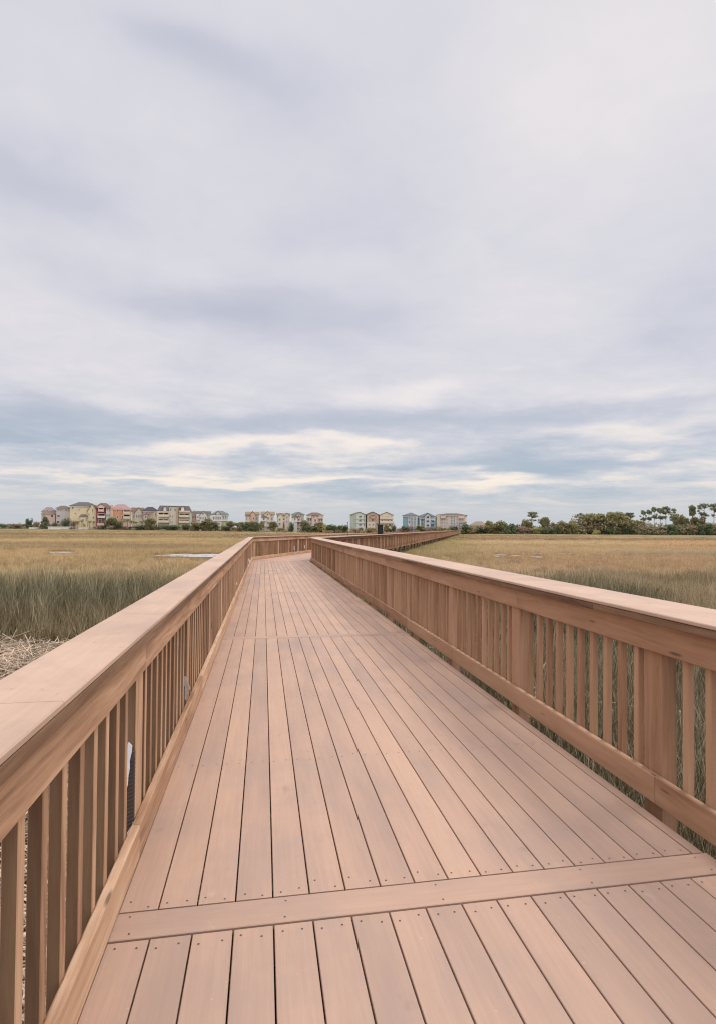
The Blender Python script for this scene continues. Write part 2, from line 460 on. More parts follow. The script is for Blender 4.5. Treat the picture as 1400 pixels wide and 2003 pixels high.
# fittings on the left posts ----------------------------------------
RIB, tt, bb = material('ribbed_plastic', .55, .4); bb.inputs['Base Color'].default_value = (.085, .062, .05, 1)
u_, v_, _ = tt.xyz(tt.new('ShaderNodeTexCoord').outputs['Object'])
WHITE = plain('white_flaked_paint', (.84, .84, .85), .6, .06, 30)
GREY = plain('grey_metal', (.36, .31, .27), .5, .2, 20, .5)
ORANGE = plain('orange_mark', (.50, .24, .14), .7, .15, 20)
BLACK = plain('black_metal', (.018, .018, .02), .5, .2, 8, .4)
def strip(post_k):
    y = POST_Y0 + POST_D*post_k - .072
    root = empty('ribbed_strip', P1(-.578, y - .006, .16))
    tag(root, 'dark ribbed strip with torn white face on nearest left post', 'plastic strip')
    m = MB(); h0, h1 = -.15, .335
    # ribbed body: a stack of slanted lips down the edge that faces the walkway
    m.board((-.001, -.012, h0), (-.001, -.012, h1-.03), Vector((.046, 0, 0)), Vector((0, .022, 0)), .004)
    z = h0 + .01
    while z < h1 - .06:
        m.board((-.004, -.0245, z), (.025, -.0245, z + .014), Vector((0, .006, 0)), Vector((-.4, 0, 1)).normalized()*.009, .0015); z += .0175
    m.build('strip_body', RIB, root)
    m = MB()
    out = [(-.066, .105), (-.066, .30), (-.036, .352), (-.014, .335), (-.018, .30), (-.027, .27), (-.026, .235), (-.034, .20), (-.036, .165), (-.046, .14), (-.050, .118)]
    out = [((x + .066)*.70 - .024, z) for x, z in out]; f = [Vector((x, -.0295, z)) for x, z in out]; b = [Vector((x, -.026, z)) for x, z in out]
    m.face(f); m.face(b[::-1]); m.quadstrip(b, f)
    m.build('white_face', WHITE, root)
    m = MB()
    out = [(-.004, -.02), (.003, .0), (-.006, -.045), (-.022, -.06), (-.02, -.045)]
    out = [(x + .018, z) for x, z in out]; f = [Vector((x, -.0305, z)) for x, z in out]; b = [Vector((x, -.027, z)) for x, z in out]
    m.face(f); m.quadstrip(b, f); m.build('paint_flake', WHITE, root)
strip(0)
def fitting(p, label, tilt=.35, sc_=1., mat=None, rz=0):
    root = empty('post_fitting', p, rz); tag(root, label, 'fitting', None)
    m = MB(); d = Vector((math.sin(tilt), 0, -math.cos(tilt)))
    a = Vector((-.02, -.006, .04))*sc_
    m.board(a, a + d*.105*sc_, Vector((math.cos(tilt), 0, math.sin(tilt)))*.032*sc_, Vector((0, .014, 0))*sc_, .003)
    m.build('bracket', mat or GREY, root)
    m = MB(); m.tube([(-.0, -.004, .03*sc_), (-.0, -.004, -.13*sc_)], .011*sc_, 8); m.build('conduit', GREY, root)
    return root
y = POST_Y0 + POST_D - .074
f = fitting(P1(-.560, y - .006, .31), 'small tilted grey bracket on second left railing post')
m = MB(); m.board((.006, -.006, -.085), (.006, -.006, -.125), Vector((.022, 0, 0)), Vector((0, .012, 0)), .002); m.build('orange_mark', ORANGE, f)
fitting(P1(-.575, 12.05, .36), 'small pale bracket midway along the left railing', .3, 1.3, WHITE)
fitting(P1(-.555, 19.8, .36), 'pale upright bracket low on left railing before the bend', -.1, 2.1, WHITE)
fitting(P1(-.555, 21.3, .33), 'pale leaning bracket on left railing closest before the bend', .5, 1.7, WHITE)
for s, sz, lb in ((6.3, 2.3, 'tall white bracket on balusters first after the bend'), (8.35, 1.7, 'small white bracket second after the bend'), (12.9, 1.9, 'white bracket on far balusters beside the right corner')):
    fitting(P2(-.53, s, .42), lb, .1, sz, WHITE, -ANG)

# sign board and thin pole on the far stretch -------------------------
p = P2(1.62, 22.9, 0)
root = empty('sign_board', p, -ANG + R(8)); tag(root, 'black upright sign board standing on the far boardwalk', 'sign')
for x in (-.27, .27):
    m = MB(); m.board((x*.83, 0, 0), (x*.83, 0, 1.96), Vector((.06, 0, 0)), Vector((0, .06, 0)), .004); m.build('leg', BLACK, root)
m = MB(); m.board((0, 0, .75), (0, 0, 1.93), Vector((.385, 0, 0)), Vector((0, .035, 0)), .004); m.build('panel', plain('dark_panel', (.016, .017, .018), .6, .3, 5, .25), root)
m = MB(); m.board((-.26, 0, 1.985), (.26, 0, 1.985), Vector((0, .09, 0)), Vector((0, 0, .045)), .004); m.build('top_bar', BLACK, root)
p = P2(1.80, 9.6, 0)
root = empty('marker_pole', p); tag(root, 'thin dark pole rising above far railing, left of the sign board', 'pole')
m = MB(); m.tube([(0, 0, 0), (0, 0, 1.93)], .017, 8); m.build('shaft', BLACK, root)
m = MB(); m.tube([(0, 0, 1.93), (0, 0, 1.99), (0, 0, 2.03)], [.028, .026, .008], 8); m.build('finial', BLACK, root)

# ------------------------------------------------------------------ ground
gm, t, b = material('marsh_mud', .85, .2)
P = t.new('ShaderNodeNewGeometry').outputs['Position']
x_, y_, _ = t.xyz(P)
n1 = t.noise(t.cxyz(t.m('MULTIPLY', x_, .012), t.m('MULTIPLY', y_, .03), 0), 1, 5, .6)
n2 = t.noise(P, 1.7, 4, .6)
dist = t.m('SQRT', t.m('ADD', t.m('MULTIPLY', x_, x_), t.m('MULTIPLY', y_, y_)))
near = t.ramp(n2, [(.3, (.022, .017, .011)), (.7, (.07, .055, .034))])
far = t.ramp(t.m('ADD', n1, t.m('MULTIPLY', t.m('SUBTRACT', n2, .5), .4)), [(.3, (.22, .165, .075)), (.55, (.42, .27, .115)), (.75, (.36, .26, .125))])
t.l.new(t.mix(t.map(dist, 38, 75), near, far), b.inputs['Base Color'])
bump(t, b, n2, .8, .05)
m = MB()
rs = [0, 6, 14, 30, 60, 110, 180, 260, 400, 800, 2000, 5200]; NA = 72
for r0, r1 in zip(rs, rs[1:]):
    for k in range(NA):
        a, c = 6.28319*k/NA, 6.28319*(k+1)/NA
        q = [Vector((math.sin(a)*r0, math.cos(a)*r0, 0)), Vector((math.sin(c)*r0, math.cos(c)*r0, 0)), Vector((math.sin(c)*r1, math.cos(c)*r1, 0)), Vector((math.sin(a)*r1, math.cos(a)*r1, 0))]
        if r0 == 0: q = q[1:]
        m.face(q[::-1])
tag(m.build('ground', gm), 'flat muddy marsh ground under the grass', kind='structure')

# far bank with dry grass
bm_, t, b = material('bank_grass', .9, .15)
P = t.new('ShaderNodeNewGeometry').outputs['Position']
t.l.new(t.ramp(t.noise(P, .15, 5, .65), [(.3, (.10, .085, .04)), (.55, (.24, .19, .085)), (.75, (.36, .28, .14))]), b.inputs['Base Color'])
m = MB(); A0, A1, N = R(-80), R(95), 90
prof = [(0, -.05), (3, .35), (8, .7), (20, .95), (60, 1.1), (600, 1.3), (3000, 1.3)]
for k in range(N):
    a, c = A0 + (A1-A0)*k/N, A0 + (A1-A0)*(k+1)/N
    for (d0, z0), (d1, z1) in zip(prof, prof[1:]):
        def q(an, d, z):
            r = shore_r(an) + d + (2.5*mnoise.noise((an*40, 0, 0)) if d < 30 else 0); return (math.sin(an)*r, math.cos(an)*r, z)
        m.face([q(a, d0, z0), q(c, d0, z0), q(c, d1, z1), q(a, d1, z1)][::-1])
tag(m.build('shore', bm_), 'low grassy far bank carrying the houses and trees', kind='structure')

# creek pools
wm, t, b = material('creek_water', .30, .5)
b.inputs['Base Color'].default_value = (.46, .46, .45, 1)  # pale mud tone, with sky glints on the ripples put into the colour
P = t.new('ShaderNodeNewGeometry').outputs['Position']

def cam_pt(x, Z, z=0):                         # a point at depth Z in front of the camera, by photo column
    a = (x - 700)/F
    q = CAM + (Vector((math.sin(YAW), math.cos(YAW), 0)) + Vector((math.cos(YAW), -math.sin(YAW), 0))*a)*Z
    return Vector((q.x, q.y, z))
POOLS = []; PZ = [.018]
def pool(x, Z, rx, ry, seed, rot=0):
    c = cam_pt(x, Z, .018); pts = []
    for k in range(40):
        a = 6.28319*k/40; w = 1 + .6*mnoise.noise((math.cos(a)*1.3+seed, math.sin(a)*1.3, seed))
        ux, uy = math.cos(a)*rx*w, math.sin(a)*ry*w
        an = YAW + rot
        pts.append(Vector((c.x + ux*math.cos(an) + uy*math.sin(an), c.y - ux*math.sin(an) + uy*math.cos(an), PZ[0])))
    POOLS.append((c, rx, ry, YAW + rot)); PZ[0] += .004
    return pts
wpolys = [pool(368, 51.5, 2.7, 1.9, 1), pool(418, 53.5, 2.6, 2.2, 2), pool(322, 51, 1.5, .7, 9), pool(345, 53.6, 1.3, .8, 11), pool(398, 50, 1.6, .8, 12), pool(122, 56, 1.7, 1.0, 3), pool(20, 58, 1.2, .8, 8)]
_r = random.Random(5)
for k in range(20):
    wpolys.append(pool(_r.choice((960, 985, 1010, 1060, 1100, 1150, 1245, 1260, 1275)) + _r.gauss(0, 22), _r.uniform(53, 63), _r.uniform(.2, .8), _r.uniform(.3, 1.1), 20 + k))
m = MB()
for pts in wpolys: m.face(pts[::-1] if (pts[1]-pts[0]).cross(pts[2]-pts[1]).z < 0 else pts)
tag(m.build('water', wm), 'still pools of pale tidal water between the grasses', kind='structure')

# ------------------------------------------------------------------ marsh grass
def grass_material(name):
    m, t, b = material(name, .8, .15)
    gc = attr(t, 'gcol', 'INSTANCER').outputs['Color']
    u, v, _ = t.xyz(t.new('ShaderNodeUVMap').outputs[0])
    r = attr(t, 'rnd').outputs['Fac']
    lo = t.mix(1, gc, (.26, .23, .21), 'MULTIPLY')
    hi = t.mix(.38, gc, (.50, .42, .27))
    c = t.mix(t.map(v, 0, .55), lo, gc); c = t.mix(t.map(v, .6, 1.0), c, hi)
    c = t.mix(t.map(r, .79, .85, 0, .75), c, (.60, .50, .32))      # dead stalks among the green
    c = t.mix(t.map(r, 0, .35, .45, 0), c, t.mix(1, gc, (.5, .55, .45), 'MULTIPLY'))
    t.l.new(c, b.inputs['Base Color'])
    ts = t.new('ShaderNodeBsdfTranslucent'); t.l.new(c, ts.inputs[0])
    ms = t.new('ShaderNodeMixShader'); ms.inputs[0].default_value = .15
    t.l.new(b.outputs[0], ms.inputs[1]); t.l.new(ts.outputs[0], ms.inputs[2]); t.l.new(ms.outputs[0], t.n['Material Output'].inputs[0])
    return m
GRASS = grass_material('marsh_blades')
protos = bpy.data.collections.new('grass_tufts')
def tuft(name, n, rad, h0, h1, w, lean, segs=3):
    m = MB()
    for i in range(n):
        a = rng.random()*6.283; d = rad*math.sqrt(rng.random()); p = Vector((math.cos(a)*d, math.sin(a)*d, 0))
        h = rng.uniform(h0, h1); la = rng.random()*6.283; l = abs(rng.gauss(0, lean))*h
        dv = Vector((math.cos(la), math.sin(la), 0)); sd = Vector((-math.sin(la+rng.uniform(-.8, .8)), math.cos(la), 0)).normalized()
        r = rng.random(); ww = w*rng.uniform(.6, 1.3)
        prev = None
        for k in range(segs+1):
            f = k/segs; c = p + dv*(l*f*f) + Vector((0, 0, h*f*(1-.12*f*l/h)))
            wd = ww*(1-f*.92)*.5; cur = (c - sd*wd, c + sd*wd, f)
            if prev: m.face([prev[0], prev[1], cur[1], cur[0]], [(0, prev[2]), (1, prev[2]), (1, f), (0, f)], r)
            prev = cur
    o = m.build(name, GRASS); col.objects.unlink(o); protos.objects.link(o); return o
#   0-2 tall cordgrass near, 3-4 tall mid, 5-6 short meadow, 7 far
tuft('a_tuft', 40, .17, .4, .95, .011, .38, 4); tuft('b_tuft', 36, .17, .35, .85, .012, .52, 4); tuft('c_tuft', 30, .16, .55, 1.05, .010, .22, 4)
tuft('d_tuft', 48, .38, .35, 1.0, .022, .42, 3); tuft('e_tuft', 48, .38, .3, .9, .025, .55, 3)
tuft('f_tuft', 70, .50, .16, .42, .014, .5, 2); tuft('g_tuft', 70, .9, .18, .42, .024, .45, 2)
tuft('h_tuft', 80, 1.7, .2, .5, .06, .4, 2)

def in_pool(x, y):
    for c, rx, ry, an in POOLS:
        dx, dy = x-c.x, y-c.y
        u = dx*math.cos(an) - dy*math.sin(an); v = dx*math.sin(an) + dy*math.cos(an)
        if (u/rx)**2 + (v/ry)**2 < .62 + .9*mnoise.noise((x*.9, y*.9, 3.3)): return True
    return False
def on_walk(x, y, pad=.1):
    if y < miter_y(x): return -.75 - pad < x < 2.28 + pad
    q = Vector((x, y, 0)) - Vector((XL0, BEND_Y, 0)); return -.2 - pad < q.dot(N2) < 2.75 + pad and q.dot(D2) < L2
def fbm(x, y, s, o=0): return mnoise.fractal((x*s + o, y*s - o, o*1.7), 1, 2, 4)
def lerp(a, b, f): return tuple(p + (q-p)*f for p, q in zip(a, b))
def edge_tall(az): return 31.5 + 3.0*math.sin(az*9) + 2*math.sin(az*23 + 1) + (4 if az > .55 else 0)
WRACK_C = Vector((-6.4, 7.2, 0))
def wrack(x, y):                               # 1 inside the mat of dead straw on the left
    if x > -.7: return 0
    e = ((x + 5.4)/6.2)**2 + ((y - 4.6)/7.9)**2 + .3*fbm(x, y, .35, 3)
    return 1 if e < 1 else 0
def clamp(v): return max(0., min(1., v))
def tall_colour(x, y, az, n, n2):
    """olive green by the left creek, drier and browner on the right; dark and bleached patches"""
    if x < 0: c = lerp((.13, .098, .044), (.255, .19, .09), clamp(.5 + n*1.3))
    else: c = lerp((.145, .105, .052), (.35, .25, .135), clamp(.5 + n*1.5))
    if n2 > .12: c = lerp(c, (.062, .064, .026), clamp((n2-.12)*3.2))
    if n2 < -.2: c = lerp(c, (.36, .275, .155), clamp((-n2-.2)*3))
    return c
def gold_colour(x, y, r, n, n2):
    c = lerp((.53, .365, .17), (.68, .47, .235), clamp(.5 + n*1.4))
    if n2 > .08: c = lerp(c, (.31, .235, .13), clamp((n2-.08)*3.6))
    if n2 < -.2: c = lerp(c, (.66, .54, .26), clamp((-n2-.2)*3))
    w2 = fbm(x*.5, y, .016, 21)
    if w2 > .05: c = lerp(c, (.40, .30, .16), clamp((w2-.05)*2.6))
    if x > 0: c = (c[0]*1.10, c[1]*1.03, c[2]*1.16)
    if x > 0 and 60 < r < 100: c = lerp(c, (.66, .55, .33), .6*(1 - abs(r-80)/20))     # paler, wetter belt behind the pools
    q = Vector((x, y, 0)) - Vector((XL0, BEND_Y, 0)); d = q.dot(N2)
    if 2.5 < d < 14 and q.dot(D2) > 0: c = lerp(c, (.36, .32, .12), .75*(1 - (d-2.5)/11.5))
    return c
pts, rots, scl, idx, gcol = [], [], [], [], []
def add(x, y, s, i, c, tilt=.11):
    pts.append((x, y, 0)); rots.append((rng.gauss(0, tilt), rng.gauss(0, tilt), rng.random()*6.283)); scl.append(s); idx.append(i); gcol.append(c)
A_L, A_R = az_of(0) - R(26), az_of(1400) + R(24)
def scatter(r0, r1, dens):
    n = int(.5*(A_R-A_L)*(r1*r1-r0*r0)*dens)
    for _ in range(n):
        r = math.sqrt(rng.uniform(r0*r0, r1*r1)); az = rng.uniform(A_L, A_R)
        yield r, az, math.sin(az)*r, math.cos(az)*r
def tall_ok(r, az, x, y):
    return r < edge_tall(az) + 5*fbm(x, y, .11, 9) + 2*fbm(x, y, .4, 3)
for (r0, r1, dens, ids, sc0) in ((.8, 9, 46, (0, 1, 2), 1), (9, 20, 26, (0, 1, 2), 1.05), (20, 42, 8.5, (3, 4), 1)):
    for r, az, x, y in scatter(r0, r1, dens):
        if on_walk(x, y) or in_pool(x, y) or not tall_ok(r, az, x, y): continue
        if wrack(x, y) and rng.random() < .985: continue
        n, n2 = fbm(x, y, .12, 1), fbm(x*.7, y, .25, 5)
        if rng.random() < .08 + max(0, -n2)*.35 and r < 20: continue
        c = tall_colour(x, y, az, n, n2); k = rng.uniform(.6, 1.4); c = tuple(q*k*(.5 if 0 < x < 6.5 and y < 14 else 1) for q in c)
        s = sc0*rng.uniform(.7, 1.15)*(1 - .22*max(0, min(1, (r - 22)/12)))*(1 + .35*n2)
        if r > edge_tall(az) - 11: c = lerp(c, (.36, .245, .115), clamp(.75*(r - edge_tall(az) + 11)/11 + .3*n) if x < 0 else .3)
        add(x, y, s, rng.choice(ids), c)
# grass under and right beside the walk, behind the frame's lower corners; dark colours include painted shade
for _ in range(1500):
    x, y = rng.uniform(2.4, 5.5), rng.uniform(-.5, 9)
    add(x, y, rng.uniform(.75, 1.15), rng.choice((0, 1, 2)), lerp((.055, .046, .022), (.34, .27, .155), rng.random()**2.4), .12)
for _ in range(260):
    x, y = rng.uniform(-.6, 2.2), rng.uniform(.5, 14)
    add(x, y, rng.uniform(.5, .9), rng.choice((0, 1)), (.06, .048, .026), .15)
for (r0, r1, dens, i) in ((25, 75, 3.8, 5), (55, 130, 1.5, 6), (110, 288, .42, 7)):
    for r, az, x, y in scatter(r0, r1, dens):
        if on_walk(x, y, .3) or in_pool(x, y) or r > shore_r(az) + 1: continue
        if r < edge_tall(az) - 6: continue
        n, n2 = fbm(x, y, .03, 2), fbm(x*.22, y*.7, .045, 8)
        wet = 1
        if 42 < r < 72:                                   # thin, wet ground in front of and round the pools
            for pc, prx, pry, _a in POOLS:
                dd = Vector((x-pc.x, y-pc.y)); al = dd.x*math.sin(az) + dd.y*math.cos(az); ac = dd.x*math.cos(az) - dd.y*math.sin(az)
                if -9 < al < 2 and abs(ac) < prx*.95: wet = .42 if prx > 1.55 else .62
            if wet < 1 and rng.random() < .35: continue
        c = gold_colour(x, y, r, n, n2); k = rng.uniform(.86, 1.14); c = tuple(q*k for q in c)
        add(x, y, rng.uniform(.7, 1.2)*wet*(1 + .25*n2), i, c)

def instancer(name, pts, rots, scl, idx, gcol, coll, label):
    me = bpy.data.meshes.new(name); me.from_pydata(pts, [], [])
    a = me.attributes.new('rot', 'FLOAT_VECTOR', 'POINT'); a.data.foreach_set('vector', [q for p in rots for q in p])
    a = me.attributes.new('scl', 'FLOAT', 'POINT'); a.data.foreach_set('value', scl)
    a = me.attributes.new('idx', 'INT', 'POINT'); a.data.foreach_set('value', idx)
    a = me.attributes.new('gcol', 'FLOAT_COLOR', 'POINT'); a.data.foreach_set('color', [q for p in gcol for q in (*p, 1)])
    o = bpy.data.objects.new(name, me); col.objects.link(o); tag(o, label, kind='stuff')
    g = bpy.data.node_groups.new(name + '_scatter', 'GeometryNodeTree')
    g.interface.new_socket('Geometry', in_out='INPUT', socket_type='NodeSocketGeometry')
    g.interface.new_socket('Geometry', in_out='OUTPUT', socket_type='NodeSocketGeometry')
    N = g.nodes; L = g.links
    gi, go = N.new('NodeGroupInput'), N.new('NodeGroupOutput')
    ci = N.new('GeometryNodeCollectionInfo'); ci.inputs['Collection'].default_value = coll
    ci.inputs['Separate Children'].default_value = True; ci.inputs['Reset Children'].default_value = True
    ip = N.new('GeometryNodeInstanceOnPoints'); ip.inputs['Pick Instance'].default_value = True
    def at(nm, ty):
        n = N.new('GeometryNodeInputNamedAttribute'); n.data_type = ty; n.inputs[0].default_value = nm
        return n.outputs[0]
    L.new(gi.outputs[0], ip.inputs['Points']); L.new(ci.outputs[0], ip.inputs['Instance'])
    L.new(at('idx', 'INT'), ip.inputs['Instance Index']); L.new(at('scl', 'FLOAT'), ip.inputs['Scale'])
    er = N.new('FunctionNodeEulerToRotation'); L.new(at('rot', 'FLOAT_VECTOR'), er.inputs[0]); L.new(er.outputs[0], ip.inputs['Rotation'])
    L.new(ip.outputs[0], go.inputs[0])
    md = o.modifiers.new('scatter', 'NODES'); md.node_group = g
    return o
instancer('marsh_grass', pts, rots, scl, idx, gcol, protos, 'olive and golden marsh grass covering the flat ground')

# mat of dead straw left of the walk, loose stalks right of it
straw = bpy.data.collections.new('straw_bits')
def straws(name, n, rad, l0, l1, w, zr):
    m = MB()
    for i in range(n):
        a = rng.random()*6.283; d = rad*math.sqrt(rng.random()); c = Vector((math.cos(a)*d, math.sin(a)*d, rng.uniform(0, zr)))
        la = rng.random()*6.283; l = rng.uniform(l0, l1); dv = Vector((math.cos(la), math.sin(la), rng.gauss(0, .22))).normalized()
        sd = dv.cross(Vector((rng.uniform(-.3, .3), rng.uniform(-.3, .3), 1))).normalized(); bend = Vector((0, 0, rng.uniform(-.05, .03)))*l*2
        q = [c - dv*l/2 + bend, c, c + dv*l/2 + bend]; ww = w*rng.uniform(.6, 1.3)/2; r = rng.random()
        for k in range(2): m.face([q[k]-sd*ww, q[k]+sd*ww, q[k+1]+sd*ww, q[k+1]-sd*ww], [(0, .5), (1, .5), (1, .55), (0, .55)], r)
    o = m.build(name, STRAW); col.objects.unlink(o); straw.objects.link(o)
STRAW, t, b = material('dead_straw', .85, .15)
gc = attr(t, 'gcol', 'INSTANCER').outputs['Color']; r = attr(t, 'rnd').outputs['Fac']
t.l.new(t.mix(1, gc, t.ramp(r, [(0, (.22, .20, .19)), (.5, (.8, .79, .77)), (1, (1.45, 1.38, 1.28))]), 'MULTIPLY'), b.inputs['Base Color'])
straws('a_straw', 46, .30, .2, .6, .010, .12); straws('b_straw', 46, .30, .15, .45, .012, .10); straws('c_straw', 18, .35, .4, .95, .011, .18)
pts, rots, scl, idx, gcol = [], [], [], [], []
def hump(x, y): return max(0, .30 + .22*fbm(x, y, .5, 6))*max(0, min(1, 1.6 - 1.4*(((x + 5.4)/6.2)**2 + ((y - 4.6)/7.9)**2)**2))
for _ in range(6800):
    x, y = rng.uniform(-11.5, -.5), rng.uniform(-1.5, 13.2)
    if not wrack(x, y) : continue
    h = hump(x, y); n = fbm(x, y, .6, 12)
    for k in range(1):
        pts.append((x, y, h*rng.uniform(.75, 1))); rots.append((rng.gauss(0, .15), rng.gauss(0, .15), rng.random()*6.28))
        scl.append(rng.uniform(.7, 1.15)); idx.append(rng.choice((0, 0, 1, 1, 2)))
        c = lerp((.45, .35, .255), (.60, .475, .355), max(0, min(1, .5 + n))); 
        if n < -.22: c = lerp(c, (.22, .18, .13), .6)
        gcol.append(c)
for _ in range(420):
    x, y = rng.uniform(1.4, 4.5), rng.uniform(-.5, 11)
    pts.append((x, y, rng.uniform(.02, .35))); rots.append((rng.gauss(0, .5), rng.gauss(0, .5), rng.random()*6.28)); scl.append(rng.uniform(.7, 1.2)); idx.append(2); gcol.append((.40, .33, .21))
instancer('dead_straw', pts, rots, scl, idx, gcol, straw, 'pale mat of dead straw washed up beside the left railing')
# dark humus under the mat
hm = plain('humus', (.10, .08, .058), .95, .5, 9)
m = MB(); nx, ny = 44, 50
for i in range(nx):
    for j in range(ny):
        q = []
        for di, dj in ((0, 0), (1, 0), (1, 1), (0, 1)):
            x, y = -12.5 + 12*(i+di)/nx, -3 + 16.5*(j+dj)/ny; q.append((x, y, hump(x, y)*.8 - .02))
        m.face(q)
tag(m.build('straw_bed', hm), 'dark rotting bed under the straw mat', kind='structure')

# ------------------------------------------------------------------ houses on the far bank
GLASS, t, b = material('window_glass', .15, .5); b.inputs['Base Color'].default_value = (.028, .032, .038, 1)
TRIM = plain('white_trim', (.66, .63, .58), .7, .08)
SHADE = plain('recess_shade', (.05, .043, .038), .9, .3)  # flat dark colour painted for balcony doors and the shade of their recess
def stucco(n, c): return plain('stucco_' + n, c, .9, .07, .5)
def shingle(n, c):
    m, t, b = material('shingle_' + n, .9, .15); P = t.new('ShaderNodeNewGeometry').outputs['Position']
    t.l.new(t.mix(t.noise(P, 1.5, 4, .7), [q*.7 for q in c], [q*1.3 for q in c]), b.inputs['Base Color']); return m
PAL = {k: stucco(k, v) for k, v in dict(pink=(.66, .46, .39), paleg=(.56, .52, .50), yellow=(.70, .58, .37), cream=(.68, .58, .44), red=(.24, .075, .068), orange=(.62, .33, .18),
    peach=(.66, .45, .33), rose=(.70, .50, .42), beige=(.60, .53, .40), sand=(.66, .55, .42), white=(.68, .63, .57), mint=(.56, .60, .53), palegreen=(.50, .56, .44),
    tan=(.48, .35, .25), greyb=(.50, .44, .37), teal=(.22, .35, .39), teallt=(.52, .56, .55), stone=(.44, .35, .22), condo=(.62, .52, .44), mintd=(.36, .41, .33)).items()}
ROOF = {k: shingle(k, v) for k, v in dict(grey=(.12, .11, .105), brown=(.16, .115, .085), mauve=(.24, .165, .155), dark=(.07, .065, .072), redr=(.33, .205, .185), slate=(.13, .15, .165), tanr=(.25, .19, .13), green=(.15, .17, .15)).items()}

